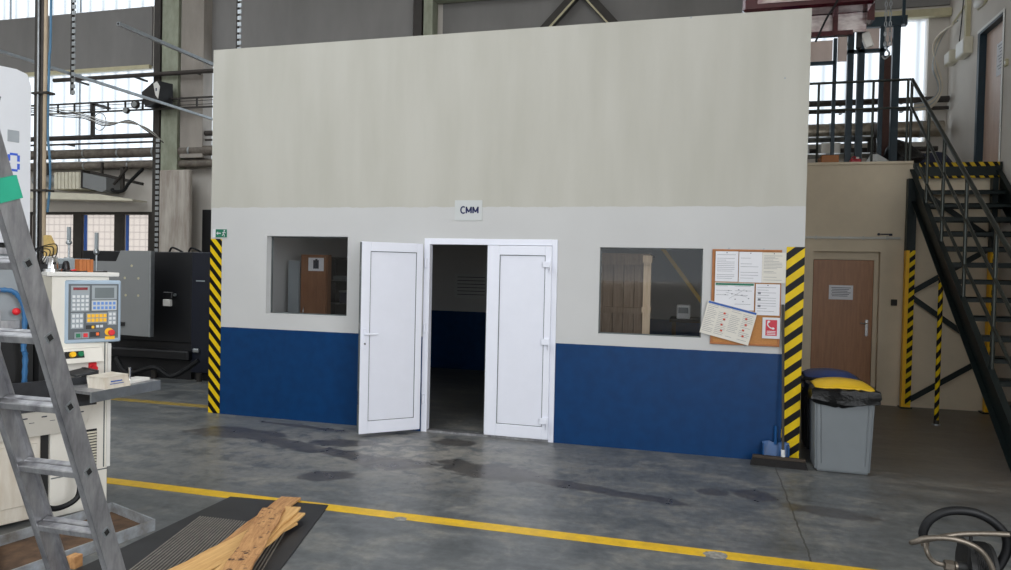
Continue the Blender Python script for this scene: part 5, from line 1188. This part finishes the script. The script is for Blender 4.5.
o = B().tube([(-4.02, 3.86, .45), (-3.95, 3.82, .30), (-3.95, 3.80, .16), (-4.0, 3.68, .12), (-4.02, 3.55, .2)], .018, n=8).build('drain_hose', 'hose_black', None, True); tag(o, 'black drain hose drooping at the machine foot', 'hose')

# ================================================================== LADDER
LD = thing('step_ladder', 'tall aluminium folding ladder with green tape in the left foreground', 'ladder', (0, 0, 0))
def lp(z): return 2.665-.333*z    # centre of the near leg of the ladder at height z
xr, xl = -2.42, -2.765
def stile(x, z0, z1, f, sgn, name='stile'):
    b = B(); a = Vector((x, f(z0), z0)); c = Vector((x, f(z1), z1)); d = (c-a).normalized(); nrm = Vector((1, 0, 0)).cross(d)
    w = .085
    b.bar(a, c, .006, w, nrm)                 # web in the YZ plane
    for s in (-1, 1):
        o_ = Vector((-sgn*.013, 0, 0))+nrm*(s*(w/2-.003)); b.bar(a+o_, c+o_, .028, .006, nrm)
    return b.build(name, 'alu', LD)
stile(xr, 0, 2.30, lp, 1); stile(xl, 0, 2.30, lp, -1)
for k in range(8):
    z = .30+.284*k-.01
    if z > 2.25: break
    y = lp(z); b = B(); M_ = Matrix.Translation((0, y, z)) @ Matrix.Rotation(.32, 4, 'X')
    b.box(xl+.005, xr-.004, -.036, .0, -.016, .016, M_, bev=.004); b.box(xl+.005, xr-.004, .004, .034, -.012, .016, M_, bev=.004); b.build('rung', 'alu', LD)
    M2 = Matrix.Translation((xr+.003, y, z)) @ Matrix.Rotation(.55, 4, 'X')
    q = B().box(0, .004, -.017, .017, -.017, .017, M2).build('rung_end', 'galv', LD); B().box(.004, .006, -.010, .010, -.011, .011, M2).build('rung_hole', 'rubber_black', q)
b = B()
for z0, z1 in ((1.935, 2.015),):
    a = Vector((xr-.006, lp(z0), z0)); c = Vector((xr-.006, lp(z1), z1)); b.bar(a, c, .040, .094, Vector((1, 0, 0)).cross((c-a).normalized()))
b.build('green_tape', 'green_tape', LD)
# rear leaf towards the viewer
def lq(z): return 1.25+.29*z
for x, s in ((xr+.03, 1), (xl-.03, -1)):
    b = B(); a = Vector((x, lq(0), 0)); c = Vector((x, lq(2.3), 2.3)); d = (c-a).normalized(); nrm = Vector((1, 0, 0)).cross(d); b.bar(a, c, .026, .075, nrm); b.build('rear_stile', 'alu_dirty', LD)
for k in range(7):
    z = .35+.284*k; B().box(xl-.02, xr+.02, lq(z)-.016, lq(z)+.016, z-.016, z+.016, bev=.004).build('rung', 'alu', LD)
for x in (xr+.03, xl-.03):
    b = B(); b.cyl((x-.02, 1.915, 2.30), (x+.012, 1.915, 2.30), .03, n=18); b.box(x-.014, x-.008, 1.88, 1.95, 2.15, 2.32); b.build('hinge', 'alu_dirty', LD)
for x in (xr, xl): B().box(x-.03, x+.012, lp(0)-.05, lp(0)+.05, 0, .03, bev=.004).build('foot', 'rubber_black', LD)

# ================================================================== LIGHT
w = bpy.data.worlds.new('sky'); S.world = w; w.use_nodes = True; nt = w.node_tree
bg = nt.nodes['Background']; bg.inputs[0].default_value = (.86, .93, 1., 1); bg.inputs[1].default_value = 2.2
def area(name, loc, rot, sx, sy, e, col=(1, 1, 1)):
    l = bpy.data.lights.new(name, 'AREA'); l.shape = 'RECTANGLE'; l.size = sx; l.size_y = sy; l.energy = e; l.color = col
    o = bpy.data.objects.new(name, l); C.objects.link(o); o.location = loc; o.rotation_euler = rot; return o
area('skylight_main', (-6.0, -.2, 9.55), (0, 0, 0), 5.2, 11.6, 240, (1, .985, .96))
area('skylight_left', (-13.5, 2, 9.55), (0, 0, 0), 5, 14, 300, (.95, .98, 1))
area('front_fill', (-1.6, -7.9, 3.7), (PI/2, 0, PI), 10.2, 4.4, 900, (.97, .98, 1))  # unseen area light added behind the viewer to light the cabin front
area('side_fill', (3.66, -2.6, 3.4), (0, PI/2, 0), 4.4, 7.2, 720, (.97, .98, 1))  # unseen area light added at the right to brighten the open door leaf
# ================================================================== CAMERA
cam = bpy.data.cameras.new('camera'); co = bpy.data.objects.new('camera', cam); C.objects.link(co); S.camera = co
cam.sensor_width = 36; cam.sensor_fit = 'HORIZONTAL'; cam.lens = 717.1/1011*36; cam.clip_start = .05; cam.clip_end = 200
psi, p, r = .2684771, .0190367, .0223002
f = Vector((-math.sin(psi)*math.cos(p), math.cos(psi)*math.cos(p), -math.sin(p))); rt = f.cross(Vector((0, 0, 1))).normalized(); up = rt.cross(f)
rt2 = rt*math.cos(r)+up*math.sin(r); up2 = -rt*math.sin(r)+up*math.cos(r)
co.matrix_world = Matrix(((rt2.x, up2.x, -f.x, 0), (rt2.y, up2.y, -f.y, 0), (rt2.z, up2.z, -f.z, 1.72), (0, 0, 0, 1)))
S.view_settings.view_transform = 'Standard'; S.view_settings.look = 'None'; S.view_settings.exposure = 0; S.view_settings.gamma = 1; S.view_settings.use_curve_mapping = False
